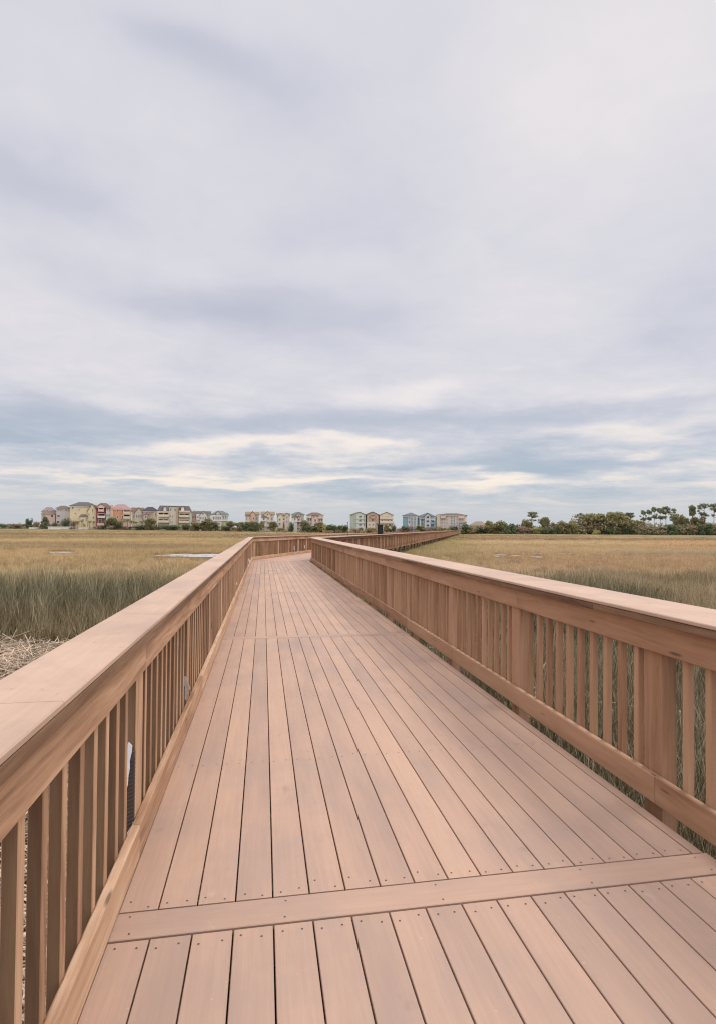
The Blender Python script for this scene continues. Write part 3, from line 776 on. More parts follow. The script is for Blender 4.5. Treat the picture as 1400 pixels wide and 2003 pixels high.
def house(label, x0, x1, ytop, yeave, yb, Z, wall, roof, kind, feats, depth=11., twist=0., cat='house', over=.45):
    xc = (x0+x1)/2; s = Z/F; z0 = .95
    root = empty('house' if cat == 'house' else 'apartment_building', cam_pt(xc, Z, z0), -az_of(xc) + twist)
    tag(root, label, cat, 'houses along the far bank')
    k = 1/math.cos(az_of(xc) - YAW)                # keep the width seen at this column
    X = lambda x: (x - xc)*s/k*1.0
    zz = lambda y: CAM.z + (hor(xc) - y)*s*1.0 - z0
    W0, W1, ZE, ZT = X(x0), X(x1), zz(yeave), zz(ytop)
    wm_, rm = PAL[wall], ROOF[roof]
    def gable_roof(m, a, b, y0, y1, ze, zt, o=.4, th=.22):     # ridge runs away from the viewer
        c = (a+b)/2; f = (zt-ze)/max(.1, (b-a)/2)
        for e, sg in ((a-o, 1), (b+o, -1)):
            q = [(e, y0-o, ze-f*o), (c, y0-o, zt), (c, y1, zt), (e, y1, ze-f*o)]
            lo_ = [(p[0], p[1], p[2]) for p in q]; hi_ = [(p[0], p[1], p[2]+th) for p in q]
            m.quadstrip(lo_, hi_); m.face(hi_); m.face(lo_[::-1])
    m = MB(); m.box(W0, W1, 0, depth, -1, ZE)
    if kind == 'gabF':
        f = [(W0, 0, ZE), (W1, 0, ZE), ((W0+W1)/2, 0, ZT-.1)]; bk = [(p[0], depth, p[2]) for p in f]
        m.face(f); m.face(bk[::-1]); m.quadstrip(bk, f)
    m.build('wall', wm_, root)
    m = MB()
    if kind == 'gabF': gable_roof(m, W0, W1, 0, depth+.4, ZE, ZT)
    else:
        o = over; ins = min((W1-W0)*.32, depth*.5) if kind == 'hip' else (-.0 if kind == 'gabS' else .9)
        if kind == 'pyr': ins = (W1-W0)/2 - .3
        e = [(W0-o, -o, ZE), (W1+o, -o, ZE), (W1+o, depth+o, ZE), (W0-o, depth+o, ZE)]
        mid = (depth*.5 - .01, depth*.5 + .01) if kind != 'man' else (2.2, depth-2.2)
        tp = [(W0+ins-(o if kind == 'gabS' else 0), mid[0], ZT), (W1-ins+(o if kind == 'gabS' else 0), mid[0], ZT), (W1-ins+(o if kind == 'gabS' else 0), mid[1], ZT), (W0+ins-(o if kind == 'gabS' else 0), mid[1], ZT)]
        lo_ = [(p[0], p[1], p[2]-.25) for p in e]
        m.quadstrip(lo_, e); m.quadstrip(e, tp); m.face(tp); m.face(lo_[::-1])
    m.build('roof', rm, root)
    if kind != 'gabF':
        m = MB(); m.box(W0-over+.05, W1+over-.05, -over+.05, -.02, ZE-.55, ZE-.26); m.build('eave_board', TRIM, root)
    def window(x, y, w, h, yf=0., trim=TRIM):
        w_, h_ = w*s*1.12, h*s*1.08; cx, cz = X(x), zz(y); fr = .16
        m = MB()
        m.box(cx-w_/2-fr, cx-w_/2, yf-.09, yf-.004, cz-h_/2-fr, cz+h_/2+fr); m.box(cx+w_/2, cx+w_/2+fr, yf-.09, yf-.004, cz-h_/2-fr, cz+h_/2+fr)
        m.box(cx-w_/2, cx+w_/2, yf-.09, yf-.004, cz+h_/2, cz+h_/2+fr); m.box(cx-w_/2, cx+w_/2, yf-.12, yf-.004, cz-h_/2-fr, cz-h_/2)
        m.box(cx-.04, cx+.04, yf-.07, yf-.05, cz-h_/2, cz+h_/2)
        o = m.build('window', trim, root)
        m = MB(); m.box(cx-w_/2+.003, cx+w_/2-.003, yf-.045, yf-.006, cz-h_/2+.003, cz+h_/2-.003); m.build('pane', GLASS, o)
    front = 0.
    for ft in feats:
        if ft[0] == 'w': window(*ft[1:5], yf=ft[5] if len(ft) > 5 else 0.)
        elif ft[0] == 'ws':                                    # rows and columns of like windows
            _, xs, ysl, w, h = ft[:5]
            for yy in ysl:
                for xx in xs: window(xx, yy, w, h, yf=ft[5] if len(ft) > 5 else 0.)
        elif ft[0] == 'x':                                     # projecting or added wing
            _, a, c, yt, ybm, pr, wl, rf = ft; m = MB(); zb = zz(ybm) if ybm < yb - .5 else -1
            m.box(X(a), X(c), -pr, (.0 - .003) if pr > 0 else depth*.8, zb, zz(yt)); o = m.build('wing', PAL[wl], root)
            if rf:
                m = MB(); q = [(X(a)-.35, -pr-.35, zz(yt)), (X(c)+.35, -pr-.35, zz(yt)), (X(c)+.35, .0, zz(yt)), (X(a)-.35, .0, zz(yt))]
                tp = [(X(a)+.6, -pr*.35, zz(yt)+rf[1]*s), (X(c)-.6, -pr*.35, zz(yt)+rf[1]*s), (X(c)-.6, -.01, zz(yt)+rf[1]*s), (X(a)+.6, -.01, zz(yt)+rf[1]*s)]
                lo_ = [(p[0], p[1], p[2]-.2) for p in q]; m.quadstrip(lo_, q); m.quadstrip(q, tp); m.face(tp); m.face(lo_[::-1]); m.build('roof', ROOF[rf[0]], o)
        elif ft[0] == 'g':                                     # front gable bay
            _, a, c, yp, ye, ybm, pr, wl, rf = ft; A, Cc, ze, zt = X(a), X(c), zz(ye), zz(yp); m = MB(); zb = zz(ybm) if ybm < yb - .5 else -1
            m.box(A, Cc, -pr, -.003, zb, ze)
            f = [(A, -pr, ze), (Cc, -pr, ze), ((A+Cc)/2, -pr, zt-.1)]; bk = [(p[0], depth*.45, p[2]) for p in f]
            m.face(f); m.quadstrip(bk, f); o = m.build('gable_bay', PAL[wl], root)
            m = MB(); gable_roof(m, A, Cc, -pr, depth*.45, ze, zt, .35, .2); m.build('roof', ROOF[rf], o)
        elif ft[0] == 'b':                                     # balcony: dark panel for recess shade, slab, rail, posts
            _, a, c, yf, h, pr, wl = ft[:7]; A, Cc, z = X(a), X(c), zz(yf); H_ = h*s; bs = ft[7] if len(ft) > 7 else 0.
            m = MB(); m.box(A+.25, Cc-.25, bs-.03, bs-.006, z+.05, z+H_*.92); o = m.build('balcony', SHADE, root)
            m = MB(); m.box(A, Cc, bs-pr, bs-.035, z-.28, z); m.build('slab', PAL[wl], o)
            m = MB(); m.box(A, Cc, bs-pr, bs-pr+.1, z+.003, z+1.0); m.build('parapet', PAL[wl], o)
            m = MB(); n = max(2, int((Cc-A)/2.6)+1)
            for i in range(n):
                q = A + .003 + (Cc-A-.306)*i/(n-1); m.box(q, q+.3, bs-pr+.12, bs-pr+.42, z+.003, z+H_)
            m.box(A, Cc, bs-pr+.02, bs-.04, z+H_+.003, z+H_+.25); m.build('column', PAL[wl], o)
    return root

ZH = 300
house('pink house with mauve roof at the far left end of the row', 82, 110, 991.5, 1000, 1026, ZH, 'pink', 'mauve', 'hip',
      [('x', 81, 108, 1005, 1030, 1.6, 'pink', ('tanr', 2.2)), ('w', 88, 998.8, 1.5, 3), ('w', 92.5, 998.8, 2, 3), ('w', 97, 998.8, 1.5, 3), ('w', 103, 998.8, 2, 3), ('ws', (101.5,), (1009,), 3.6, 4, -1.6), ('ws', (84, 86.5), (1009,), 1.2, 5, -1.6)])
house('pale grey stucco house between the pink and the yellow house', 110, 138, 988.5, 994, 1026, ZH, 'paleg', 'brown', 'hip',
      [('ws', (113.5, 119, 129, 134.5), (998,), 1.5, 3.6), ('w', 114.3, 1009.3, 3.6, 3.6), ('w', 114, 1021, 3.4, 4)])
house('large yellow house with front gable and dark grey roof', 137, 190, 981.3, 989.5, 1031, ZH-2, 'yellow', 'grey', 'hip',
      [('x', 137.5, 148, 990, 1031, -1, 'yellow', None), ('w', 142, 994, 2, 3.4), ('w', 147.5, 1004.5, 1.8, 1.8), ('w', 154.3, 997, 1.3, 3.5), ('ws', (158, 163), (1009,), 1.5, 3),
       ('g', 171.5, 188.5, 984.8, 998, 1031, 1.2, 'yellow', 'grey'), ('w', 181, 999, 1.2, 6, -1.2), ('w', 174, 1006, 1.2, 4, -1.2), ('w', 182.5, 1012, 1.6, 3.5, -1.2),
       ('x', 156.5, 171, 1010, 1031, 1.8, 'yellow', ('brown', 4)), ('w', 162.5, 1018, 2, 4, -1.8), ('w', 168.5, 1016, 1.5, 7, -1.8)])
house('dark red house with stacked white balconies', 188, 217, 983, 991, 1030, ZH, 'red', 'brown', 'hip',
      [('x', 207.5, 217, 993.5, 1030, .8, 'white', ('brown', 2.5)), ('ws', (209.5, 213.5), (996.5, 1007.5), 1.5, 3.8, -.8), ('g', 189, 206, 985.5, 991.5, 993, .9, 'rose', 'mauve'),
       ('b', 192, 203, 1000, 6, 1.2, 'rose'), ('b', 191, 206, 1012.5, 7, 1.4, 'white'), ('w', 196, 1020, 5, 7), ('b', 190, 206, 1027, 2.2, 1.6, 'rose')])
house('orange house with rose coloured hipped roof', 217, 257, 985.5, 995.5, 1030, ZH, 'orange', 'redr', 'hip',
      [('ws', (230, 239.5), (998.5, 1011.5), 1.8, 5), ('x', 240.5, 256, 998.5, 1030, .6, 'rose', ('redr', 3)), ('b', 241, 255, 1004, 6, 1.3, 'cream', -.6), ('b', 241, 255, 1013.5, 7, 1.3, 'cream', -.6), ('x', 217, 221, 988, 1030, .4, 'peach', None), ('ws', (259,), (1022,), 2, 3)])
house('beige house with steep shingled gable beside the orange house', 258, 281, 992.2, 1000, 1031, ZH+3, 'beige', 'brown', 'gabS',
      [('g', 264, 279, 992.8, 1002.5, 1031, 1.2, 'beige', 'brown'), ('ws', (267.5, 271.8, 276), (1009.5,), 1.7, 5.2, -1.2), ('ws', (261.5,), (1010,), 1.4, 4.5), ('w', 262, 1022, 2, 4)])
house('peach house under a wide dark hipped roof', 280, 308, 990.8, 999, 1031, ZH+1, 'peach', 'dark', 'hip',
      [('w', 287.7, 1003, 1.6, 4), ('ws', (292, 295.5), (1005,), 1.3, 5), ('x', 282, 290, 1006, 1031, .8, 'sand', ('mauve', 2)), ('ws', (284.5, 288), (1011.5,), 1.6, 4.5, -.8), ('x', 300.5, 308, 1002, 1031, .7, 'beige', None), ('ws', (304.5,), (1006,), 1.6, 4.5, -.7)], over=.7)
house('wide cream apartment block with two tiers of arched balconies and mansard roof', 309, 374, 989, 999.5, 1029, ZH-3, 'cream', 'grey', 'man',
      [('g', 320, 325.5, 990.2, 993, 999.6, .5, 'white', 'grey'), ('g', 354, 360.5, 989.8, 993, 999.6, .5, 'white', 'grey'), ('x', 331, 349, 990.5, 1029, .9, 'beige', ('grey', 1.2)), ('x', 344.5, 349, 991, 1029, 1.2, 'stone', None),
       ('ws', (334, 342.5), (997,), 2, 4, -.9), ('ws', (333.5, 338), (1010, 1021), 1.1, 3.2, -.9), ('b', 310, 330.5, 1010.3, 6.8, 1.9, 'cream'), ('b', 310, 330.5, 1021.6, 5.6, 1.9, 'cream'),
       ('b', 350, 371, 1010.6, 6, 1.9, 'cream'), ('b', 350, 371, 1021.8, 5.4, 1.9, 'cream'), ('x', 350, 372, 998.8, 1002.3, 2.2, 'rose', None), ('x', 371.5, 375, 1003, 1029, 1.3, 'palegreen', None), ('ws', (327.3,), (994.5,), 2, 3.6, .3)], cat='apartment building', depth=15)
house('small rose house squeezed beside the wide cream block', 375, 386, 998.5, 1003, 1029, ZH+6, 'rose', 'brown', 'hip', [('ws', (378, 382.5), (1002.5, 1011), 1.8, 4)])
house('pale house with grey gable and dark attic window', 384, 412, 999.3, 1005, 1027, ZH+4, 'white', 'grey', 'gabS',
      [('g', 391, 405.5, 1000.2, 1007, 1027, 1., 'white', 'grey'), ('w', 397, 1004.8, 2.5, 2, -1.), ('ws', (393, 397.5, 402), (1013.5,), 1.5, 4, -1.), ('b', 384.5, 390.5, 1016, 5, 1, 'white'), ('b', 384.5, 390.5, 1009, 2.5, 1, 'white')])
house('pale green house with low grey green hipped roof', 413.5, 447, 998.6, 1006.5, 1030, ZH+2, 'palegreen', 'green', 'hip',
      [('g', 423, 430, 1000.2, 1003.5, 1006.6, .5, 'white', 'green'), ('w', 431.5, 1004.8, 1.8, 2.6, -.2), ('x', 414, 434, 1008.2, 1030, .5, 'white', None), ('ws', (418.5, 423, 427, 431), (1013.5,), 1.7, 5.2, -.5), ('ws', (437.5, 441.5), (1012,), 1.4, 5.4), ('w', 444.5, 1004, 1.4, 2.5), ('x', 413, 448, 1018, 1019.4, .9, 'white', None)])
house('beige house at the left end of the group of five', 481, 506.5, 1000.5, 1006, 1031, ZH, 'sand', 'tanr', 'gabS',
      [('g', 488, 500, 1000.3, 1007, 1031, .9, 'peach', 'tanr'), ('x', 480.5, 490, 1009, 1031, 1.4, 'sand', ('brown', 3)), ('ws', (483, 489), (1014.5,), 1.5, 3.4, -1.4), ('ws', (496.5,), (1014,), 1.8, 4, -.9), ('ws', (502.8,), (1014,), 1.8, 4.2), ('w', 502.5, 1022, 3, 3)])
house('pale house with central gable, second in the group of five', 511.5, 536.5, 1000.2, 1006, 1035, ZH-2, 'white', 'tanr', 'gabS',
      [('g', 516.5, 530, 1000.2, 1007.5, 1035, .9, 'cream', 'tanr'), ('x', 511.5, 522, 1011.5, 1035, 1.5, 'white', ('brown', 3.4)), ('w', 523.5, 1006.5, 2, 3, -.9), ('ws', (516.5,), (1015.5, 1023.5), 2.4, 4, -1.5), ('ws', (525,), (1014, 1023), 2, 4, -.9), ('w', 532.5, 1014.5, 1.6, 4.5), ('x', 511, 522.5, 1018.6, 1019.6, 2.2, 'white', None), ('x', 511, 522.5, 1028.8, 1029.8, 2.2, 'white', None), ('w', 525, 1032.6, 3, 3.4, -.9)])
house('sand coloured house with tall dark central openings, middle of the group of five', 542, 566.5, 1002.8, 1006.5, 1035, ZH, 'sand', 'tanr', 'gabS',
      [('g', 543.5, 554, 1004, 1009.5, 1035, .9, 'cream', 'tanr'), ('g', 557, 566, 1003.2, 1008.5, 1035, .9, 'cream', 'tanr'), ('b', 552.5, 558, 1013, 5, .9, 'sand'), ('b', 552.5, 558, 1020.5, 5, .9, 'sand'), ('w', 555.2, 1029, 3.4, 7), ('ws', (547.5,), (1016.5, 1025), 2.4, 3.4, -.9), ('ws', (561.6,), (1011.5, 1020), 1.4, 3.6, -.9)])
house('grey beige house with hipped roof beside a square dark tree', 571, 595, 1001, 1006, 1036, ZH-3, 'greyb', 'green', 'hip',
      [('g', 580, 588, 1002.5, 1006, 1009.5, .7, 'greyb', 'green'), ('w', 584, 1007.6, 2, 2.6, -.7), ('x', 571.5, 581.5, 1011.5, 1036, 1.3, 'white', ('brown', 2.6)), ('ws', (577,), (1016,), 2, 3.6, -1.3), ('ws', (585,), (1016.5, 1023.5), 2.6, 3.4), ('ws', (591,), (1015,), 1.6, 4), ('x', 576.5, 590, 1020, 1021, 1.8, 'white', None), ('w', 584.5, 1034, 4, 2.6)])
house('broad sand house with brown hipped roof at the right of the group of five', 600, 632, 1001.8, 1007.5, 1033, ZH, 'sand', 'brown', 'hip',
      [('x', 611, 622, 1008.5, 1033, 1.1, 'rose', ('brown', 1.5)), ('w', 614.5, 1011.5, 1.6, 3.2, -1.1), ('ws', (603.5, 607.5), (1016, 1025), 1.6, 5), ('ws', (616.8,), (1018, 1026), 2.6, 4, -1.1), ('ws', (625, 629.5), (1010.5, 1017.5), 1.8, 4), ('b', 600, 610, 1013, 4.5, 1.1, 'sand'), ('b', 623, 632.5, 1013.3, 4.5, 1.1, 'sand')])
ZR = 288
house('pale mint house at the left of the three narrow gabled houses', 691, 714.5, 1002, 1006.5, 1037, ZR, 'mint', 'tanr', 'gabF', [('ws', (704,), (1010.5, 1018.3, 1026.4), 3.8, 3.6), ('ws', (712,), (1010.5, 1018.3, 1026.4), 1.6, 3.8), ('x', 691, 697, 1006.8, 1037, .25, 'mintd', None), ('x', 690.8, 714.8, 1014.2, 1014.8, .4, 'mint', None), ('x', 690.8, 714.8, 1022.3, 1022.9, .4, 'mint', None)], twist=.18)
house('tan brown house in the middle of three narrow gabled houses', 717, 739.5, 1001.5, 1006.5, 1037, ZR, 'tan', 'brown', 'gabF', [('b', 724, 732.5, 1013.5, 5.2, .9, 'tan'), ('ws', (721.5, 735.8), (1011,), 1.5, 4.2), ('ws', (728,), (1017.8,), 3, 3.6), ('ws', (722, 735.5), (1018,), 1.5, 3), ('w', 736.8, 1025.5, 2.6, 4.4), ('x', 717, 733, 1021.5, 1037, .5, 'beige', None), ('ws', (722, 729), (1026,), 2, 3, -.5)], twist=.12)
house('cream house at the right of the three narrow gabled houses', 742, 768, 1002, 1007.5, 1036, ZR, 'cream', 'tanr', 'gabF', [('ws', (746.5, 753, 758.5), (1011.5, 1019.4), 2, 4), ('b', 742.5, 768, 1014.2, .9, 1.1, 'cream'), ('ws', (765,), (1011.5, 1019.5), 2.6, 3.4), ('b', 742.5, 769.5, 1022.8, .9, 1.3, 'cream'), ('ws', (754.5, 762), (1027.5,), 2.8, 4), ('x', 767, 771, 1022.5, 1036, .5, 'white', None)], twist=.08)
house('teal house with grey hipped roof and white framed windows', 787, 815, 1002, 1008.5, 1036, ZR-2, 'teal', 'slate', 'pyr', [('ws', (805, 811), (1012.5, 1020.5, 1027), 1.5, 4.4, -.4), ('x', 797, 802.4, 1008.6, 1036, .4, 'teallt', None), ('x', 807.2, 809, 1008.6, 1036, .4, 'teallt', None), ('x', 812.8, 816, 1008.6, 1036, .4, 'teallt', None), ('ws', (799.6,), (1012.5, 1020.5), 2, 4.4, -.4), ('x', 803, 807, 1008.7, 1036, .39, 'teal', None), ('x', 809.1, 812.7, 1008.7, 1036, .39, 'teal', None)], twist=-.1)
house('white and blue house with slate roof beside the teal house', 817, 850.5, 1002.2, 1010, 1036, ZR-3, 'teal', 'slate', 'pyr', [('g', 830, 842, 1004, 1009.5, 1036, 1., 'teallt', 'slate'), ('ws', (836.2,), (1011.8, 1019.6, 1027.6), 4.4, 3.2, -1.), ('x', 819, 830, 1013.5, 1014.6, 1.2, 'teallt', None), ('x', 820, 823, 1014.6, 1036, .8, 'teallt', None), ('ws', (825.8,), (1018, 1024.5), 2.6, 4), ('b', 842.5, 850, 1024.5, 5, 1.2, 'teal'), ('x', 849, 851, 1012, 1036, .9, 'teallt', None), ('x', 842.5, 849, 1014, 1017.8, .9, 'teallt', None)], twist=-.08)
house('four storey sand apartment building at the end of the boardwalk', 853, 908, 1003.3, 1007, 1036, ZR-6, 'condo', 'brown', 'hip',
      [('x', 853, 860.5, 1009, 1036, .7, 'beige', None), ('ws', (857, 863.5, 869), (1016, 1022.5, 1029), 1.3, 2.6, -.0), ('ws', (873.5,), (1010, 1016, 1022.5), 1.5, 2.8), ('ws', (882, 885, 888), (1010.5, 1014.5, 1019, 1023.5, 1028), 1.3, 2.9), ('ws', (893, 898, 903), (1017, 1022.5, 1028), 1.3, 2.7), ('b', 861.5, 871, 1013, 4.6, 1.2, 'condo'), ('b', 896, 907.5, 1013, 4.6, 1.2, 'condo')], cat='apartment building', depth=14, twist=-.1)
house('low pale blue annex with white windows beside the sand apartment building', 899.5, 911, 1019, 1021, 1033, ZR-14, 'teallt', 'tanr', 'hip', [('ws', (902, 905, 908), (1024.7,), 1.4, 4.2)], depth=6)
house('low house with wide brown roof half hidden by trees', 919, 952, 1019.5, 1027, 1038, ZR-10, 'tan', 'tanr', 'hip', [('ws', (930, 940), (1030,), 3, 3)], depth=12)
p = cam_pt(140, 286.5, .2); root = empty('sea_wall', p, -az_of(140)); tag(root, 'long white sea wall below the yellow house', 'wall')
s = 286.5/F; m = MB()
m.box(-40*s, 45*s, 0, .5, 0, 2.0); m.build('wall', TRIM, root)
m = MB(); m.box(-40.5*s, 45.5*s, -.12, .62, 2.003, 2.22); m.build('coping', PAL['white'], root)
for xx in (-35, 25): 
    m = MB(); m.box(xx*s, (xx+3)*s, -.7, -.004, -.3, 1.2); m.build('buttress', PAL['cream'], root)
p = cam_pt(64, 286.5, .2); root = empty('sea_wall', p, -az_of(64)); tag(root, 'short white sea wall left of the conical dark tree', 'wall')
m = MB(); m.box(-6*s, 14*s, 0, .5, 0, 1.6); m.build('wall', TRIM, root); m = MB(); m.box(-6.3*s, 14.3*s, -.1, .6, 1.603, 1.78); m.build('coping', PAL['white'], root)

# ------------------------------------------------------------------ trees and shrubs (prototype: 1 m tall, 1 m wide)
def leaves(m, c, rx, rz, n, size, shell=.55, flat=.0):
    for _ in range(n):
        d = Vector((rng.gauss(0, 1), rng.gauss(0, 1), rng.gauss(0, 1))).normalized()
        k = shell + (1-shell)*rng.random(); k = k if rng.random() < .8 else rng.random()
        q = Vector((c[0] + d.x*rx*k, c[1] + d.y*rx*k, c[2] + d.z*rz*k))
        nrm = (d*.6 + Vector((rng.gauss(0, 1), rng.gauss(0, 1), rng.gauss(0, 1)))*.6 + Vector((0, 0, .3))).normalized()
        a = nrm.orthogonal().normalized(); b = nrm.cross(a); th = rng.random()*6.28
        a, b = a*math.cos(th) + b*math.sin(th), b*math.cos(th) - a*math.sin(th)
        s = size*rng.uniform(.6, 1.35); r = rng.random()
        m.face([q - a*s - b*s*.55, q + a*s*.2 - b*s*.75, q + a*s + b*s*.1, q + a*s*.1 + b*s*.7, q - a*s*.7 + b*s*.45], None, r)
def lobes(m, n, cx, cz, spread, zsp, r0, r1, nl, size, flat=1.):
    for _ in range(n):
        a = rng.random()*6.28; d = spread*math.sqrt(rng.random())
        r = rng.uniform(r0, r1); c = (cx + math.cos(a)*d, math.sin(a)*d, cz + rng.uniform(-zsp, zsp))
        leaves(m, c, r, r*flat*rng.uniform(.75, 1.1), nl, size)
PR = {}
def proto(kind, i):
    tr, cr = MB(), MB(); leaf = 'oak'
    if kind == 'shrub':
        leaf = 'scrub'; lobes(cr, 14, 0, .42, .38, .30, .16, .30, 90, .045); tr.tube([(0, 0, -.3), (.02, 0, .3)], [.03, .02], 6)
    elif kind == 'darkshrub':
        leaf = 'dark'; lobes(cr, 14, 0, .46, .36, .32, .18, .30, 90, .045); tr.tube([(0, 0, -.3), (.02, 0, .3)], [.03, .02], 6)
    elif kind == 'limeshrub':
        leaf = 'lime'; lobes(cr, 8, 0, .5, .30, .25, .16, .28, 60, .045); tr.tube([(0, 0, -.3), (.02, 0, .3)], [.03, .02], 6)
    elif kind == 'dryshrub':
        leaf = 'dry'; lobes(cr, 12, 0, .42, .38, .30, .14, .26, 80, .036)
        for _ in range(7):
            a = rng.random()*6.28; tr.tube([(0, 0, -.2), (math.cos(a)*.2, math.sin(a)*.2, .4), (math.cos(a)*.33, math.sin(a)*.33, .8)], [.012, .009, .004], 4)
    elif kind == 'cone':
        leaf = 'dark'
        for k in range(9):
            z = .1 + .8*k/8; r = .52*(1 - (z-.05)**1.6*.86); leaves(cr, (rng.uniform(-.04, .04), rng.uniform(-.04, .04), z), r, .14, 120, .045, .75)
        tr.tube([(0, 0, -.2), (0, 0, .8)], [.04, .02], 6)
    elif kind == 'box':
        leaf = 'dark'
        for _ in range(12): leaves(cr, (rng.uniform(-.26, .26), rng.uniform(-.26, .26), rng.uniform(.22, .8)), .24, .22, 70, .045, .6)
        tr.tube([(0, 0, -.2), (0, 0, .5)], [.05, .03], 6)
    elif kind == 'oak':
        leaf = 'oak'; tr.tube([(0, 0, -.05), (.01, 0, .2), (-.01, .01, .42)], [.028, .022, .016], 7)
        for k in range(9):
            a = 6.28*k/9 + rng.uniform(-.3, .3); e = rng.uniform(.22, .40); h = rng.uniform(.55, .88)
            tr.tube([(0, 0, .2 + .02*k), (math.cos(a)*e*.5, math.sin(a)*e*.5, h*.68), (math.cos(a)*e, math.sin(a)*e, h)], [.015, .009, .004], 5)
            for q in range(3):
                r = rng.uniform(.12, .20); leaves(cr, (math.cos(a)*e*rng.uniform(.5, 1.15), math.sin(a)*e*rng.uniform(.5, 1.15), h + rng.uniform(-.2, .05)), r, r*.7, 75, .03)
        lobes(cr, 8, 0, .74, .26, .16, .12, .19, 75, .03)
        lobes(cr, 12, 0, .30, .38, .22, .12, .20, 70, .032)
    elif kind == 'pine':
        leaf = 'pine'; x1 = rng.uniform(-.04, .04); tr.tube([(0, 0, -.03), (x1*.4, 0, .4), (x1, 0, .96)], [.026, .02, .008], 6)
        for k in range(15):
            z = .97 - .42*rng.random()**1.3; a = rng.random()*6.28; e = rng.uniform(.15, .44)
            tr.tube([(x1*z, 0, z-.06), (x1*z + math.cos(a)*e, math.sin(a)*e, z)], [.010, .005], 4)
            leaves(cr, (x1*z + math.cos(a)*e*.85, math.sin(a)*e*.85, z + .01), rng.uniform(.13, .22), rng.uniform(.03, .055), 55, .027, .2)
        leaves(cr, (x1, 0, .94), .26, .055, 90, .027, .2)
    elif kind == 'tallpine':
        leaf = 'pine'; tr.tube([(0, 0, -.03), (.03, 0, .5), (.0, 0, .96)], [.06, .05, .02], 6)
        for k in range(12):
            z = rng.uniform(.72, .95); a = rng.random()*6.28; e = rng.uniform(.1, .36); leaves(cr, (math.cos(a)*e, math.sin(a)*e, z), .24, .06, 50, .06, .2)
            tr.tube([(0, 0, z-.04), (math.cos(a)*e, math.sin(a)*e, z)], [.016, .008], 4)
        leaves(cr, (0, 0, .96), .34, .05, 60, .06, .2)
    elif kind == 'palm':
        leaf = 'palm'; tr.tube([(0, 0, -.03), (.015, 0, .35), (0, 0, .72)], [.045, .036, .032], 7)
        for k in range(30):
            a = rng.random()*6.28; e = rng.uniform(-.5, 1.15); l = rng.uniform(.36, .52)
            dv = Vector((math.cos(a), math.sin(a), 0)); sd = Vector((-math.sin(a), math.cos(a), 0)); prev = None; r = rng.random()
            for q in range(5):
                f = q/4; p = Vector((0, 0, .72)) + dv*l*f*math.cos(e*.7) + Vector((0, 0, l*.52*(math.sin(e)*f - .75*f*f))); w = (.02 + .065*math.sin(min(1, f*1.25)*3.1416*.8))*(1.02-f)
                cur = (p - sd*w - Vector((0, 0, w*.6)), p, p + sd*w - Vector((0, 0, w*.6)))
                if prev: cr.face([prev[0], prev[1], cur[1], cur[0]], None, r); cr.face([prev[1], prev[2], cur[2], cur[1]], None, r)
                prev = cur
    return tr, cr, LEAF[leaf]
NAME = dict(shrub='shrub', darkshrub='shrub', limeshrub='shrub', dryshrub='bare_shrub', cone='conical_tree', box='clipped_tree', oak='oak_tree', pine='pine_tree', tallpine='pine_tree', palm='palm_tree')
CAT = dict(shrub='shrub', darkshrub='shrub', limeshrub='shrub', dryshrub='shrub', cone='tree', box='tree', oak='tree', pine='tree', tallpine='tree', palm='palm')
def plant(kind, x, w, ytop, Z, label, zb=.6, group=None, variant=None):
    s = Z/F; k = math.cos(az_of(x) - YAW)
    h = CAM.z + (hor(x) - ytop)*s - zb
    root = empty(NAME[kind], cam_pt(x, Z, zb), rng.random()*6.28); w *= 1.4 if kind == 'oak' else 1.2; root.scale = (w*s*k, w*s*k, h)
    tag(root, label, CAT[kind], group)
    v = (kind, rng.randrange(3) if variant is None else variant)
    if v not in PR:
        tr, cr, lf = proto(*v); a = tr.build('trunk', BARK, root); b = cr.build('crown', lf, root); PR[v] = (a.data, b.data)
    else:
        for nm, me in zip(('trunk', 'crown'), PR[v]):
            o = bpy.data.objects.new(nm, me); col.objects.link(o); o.parent = root
ZL, ZT = 289, 244
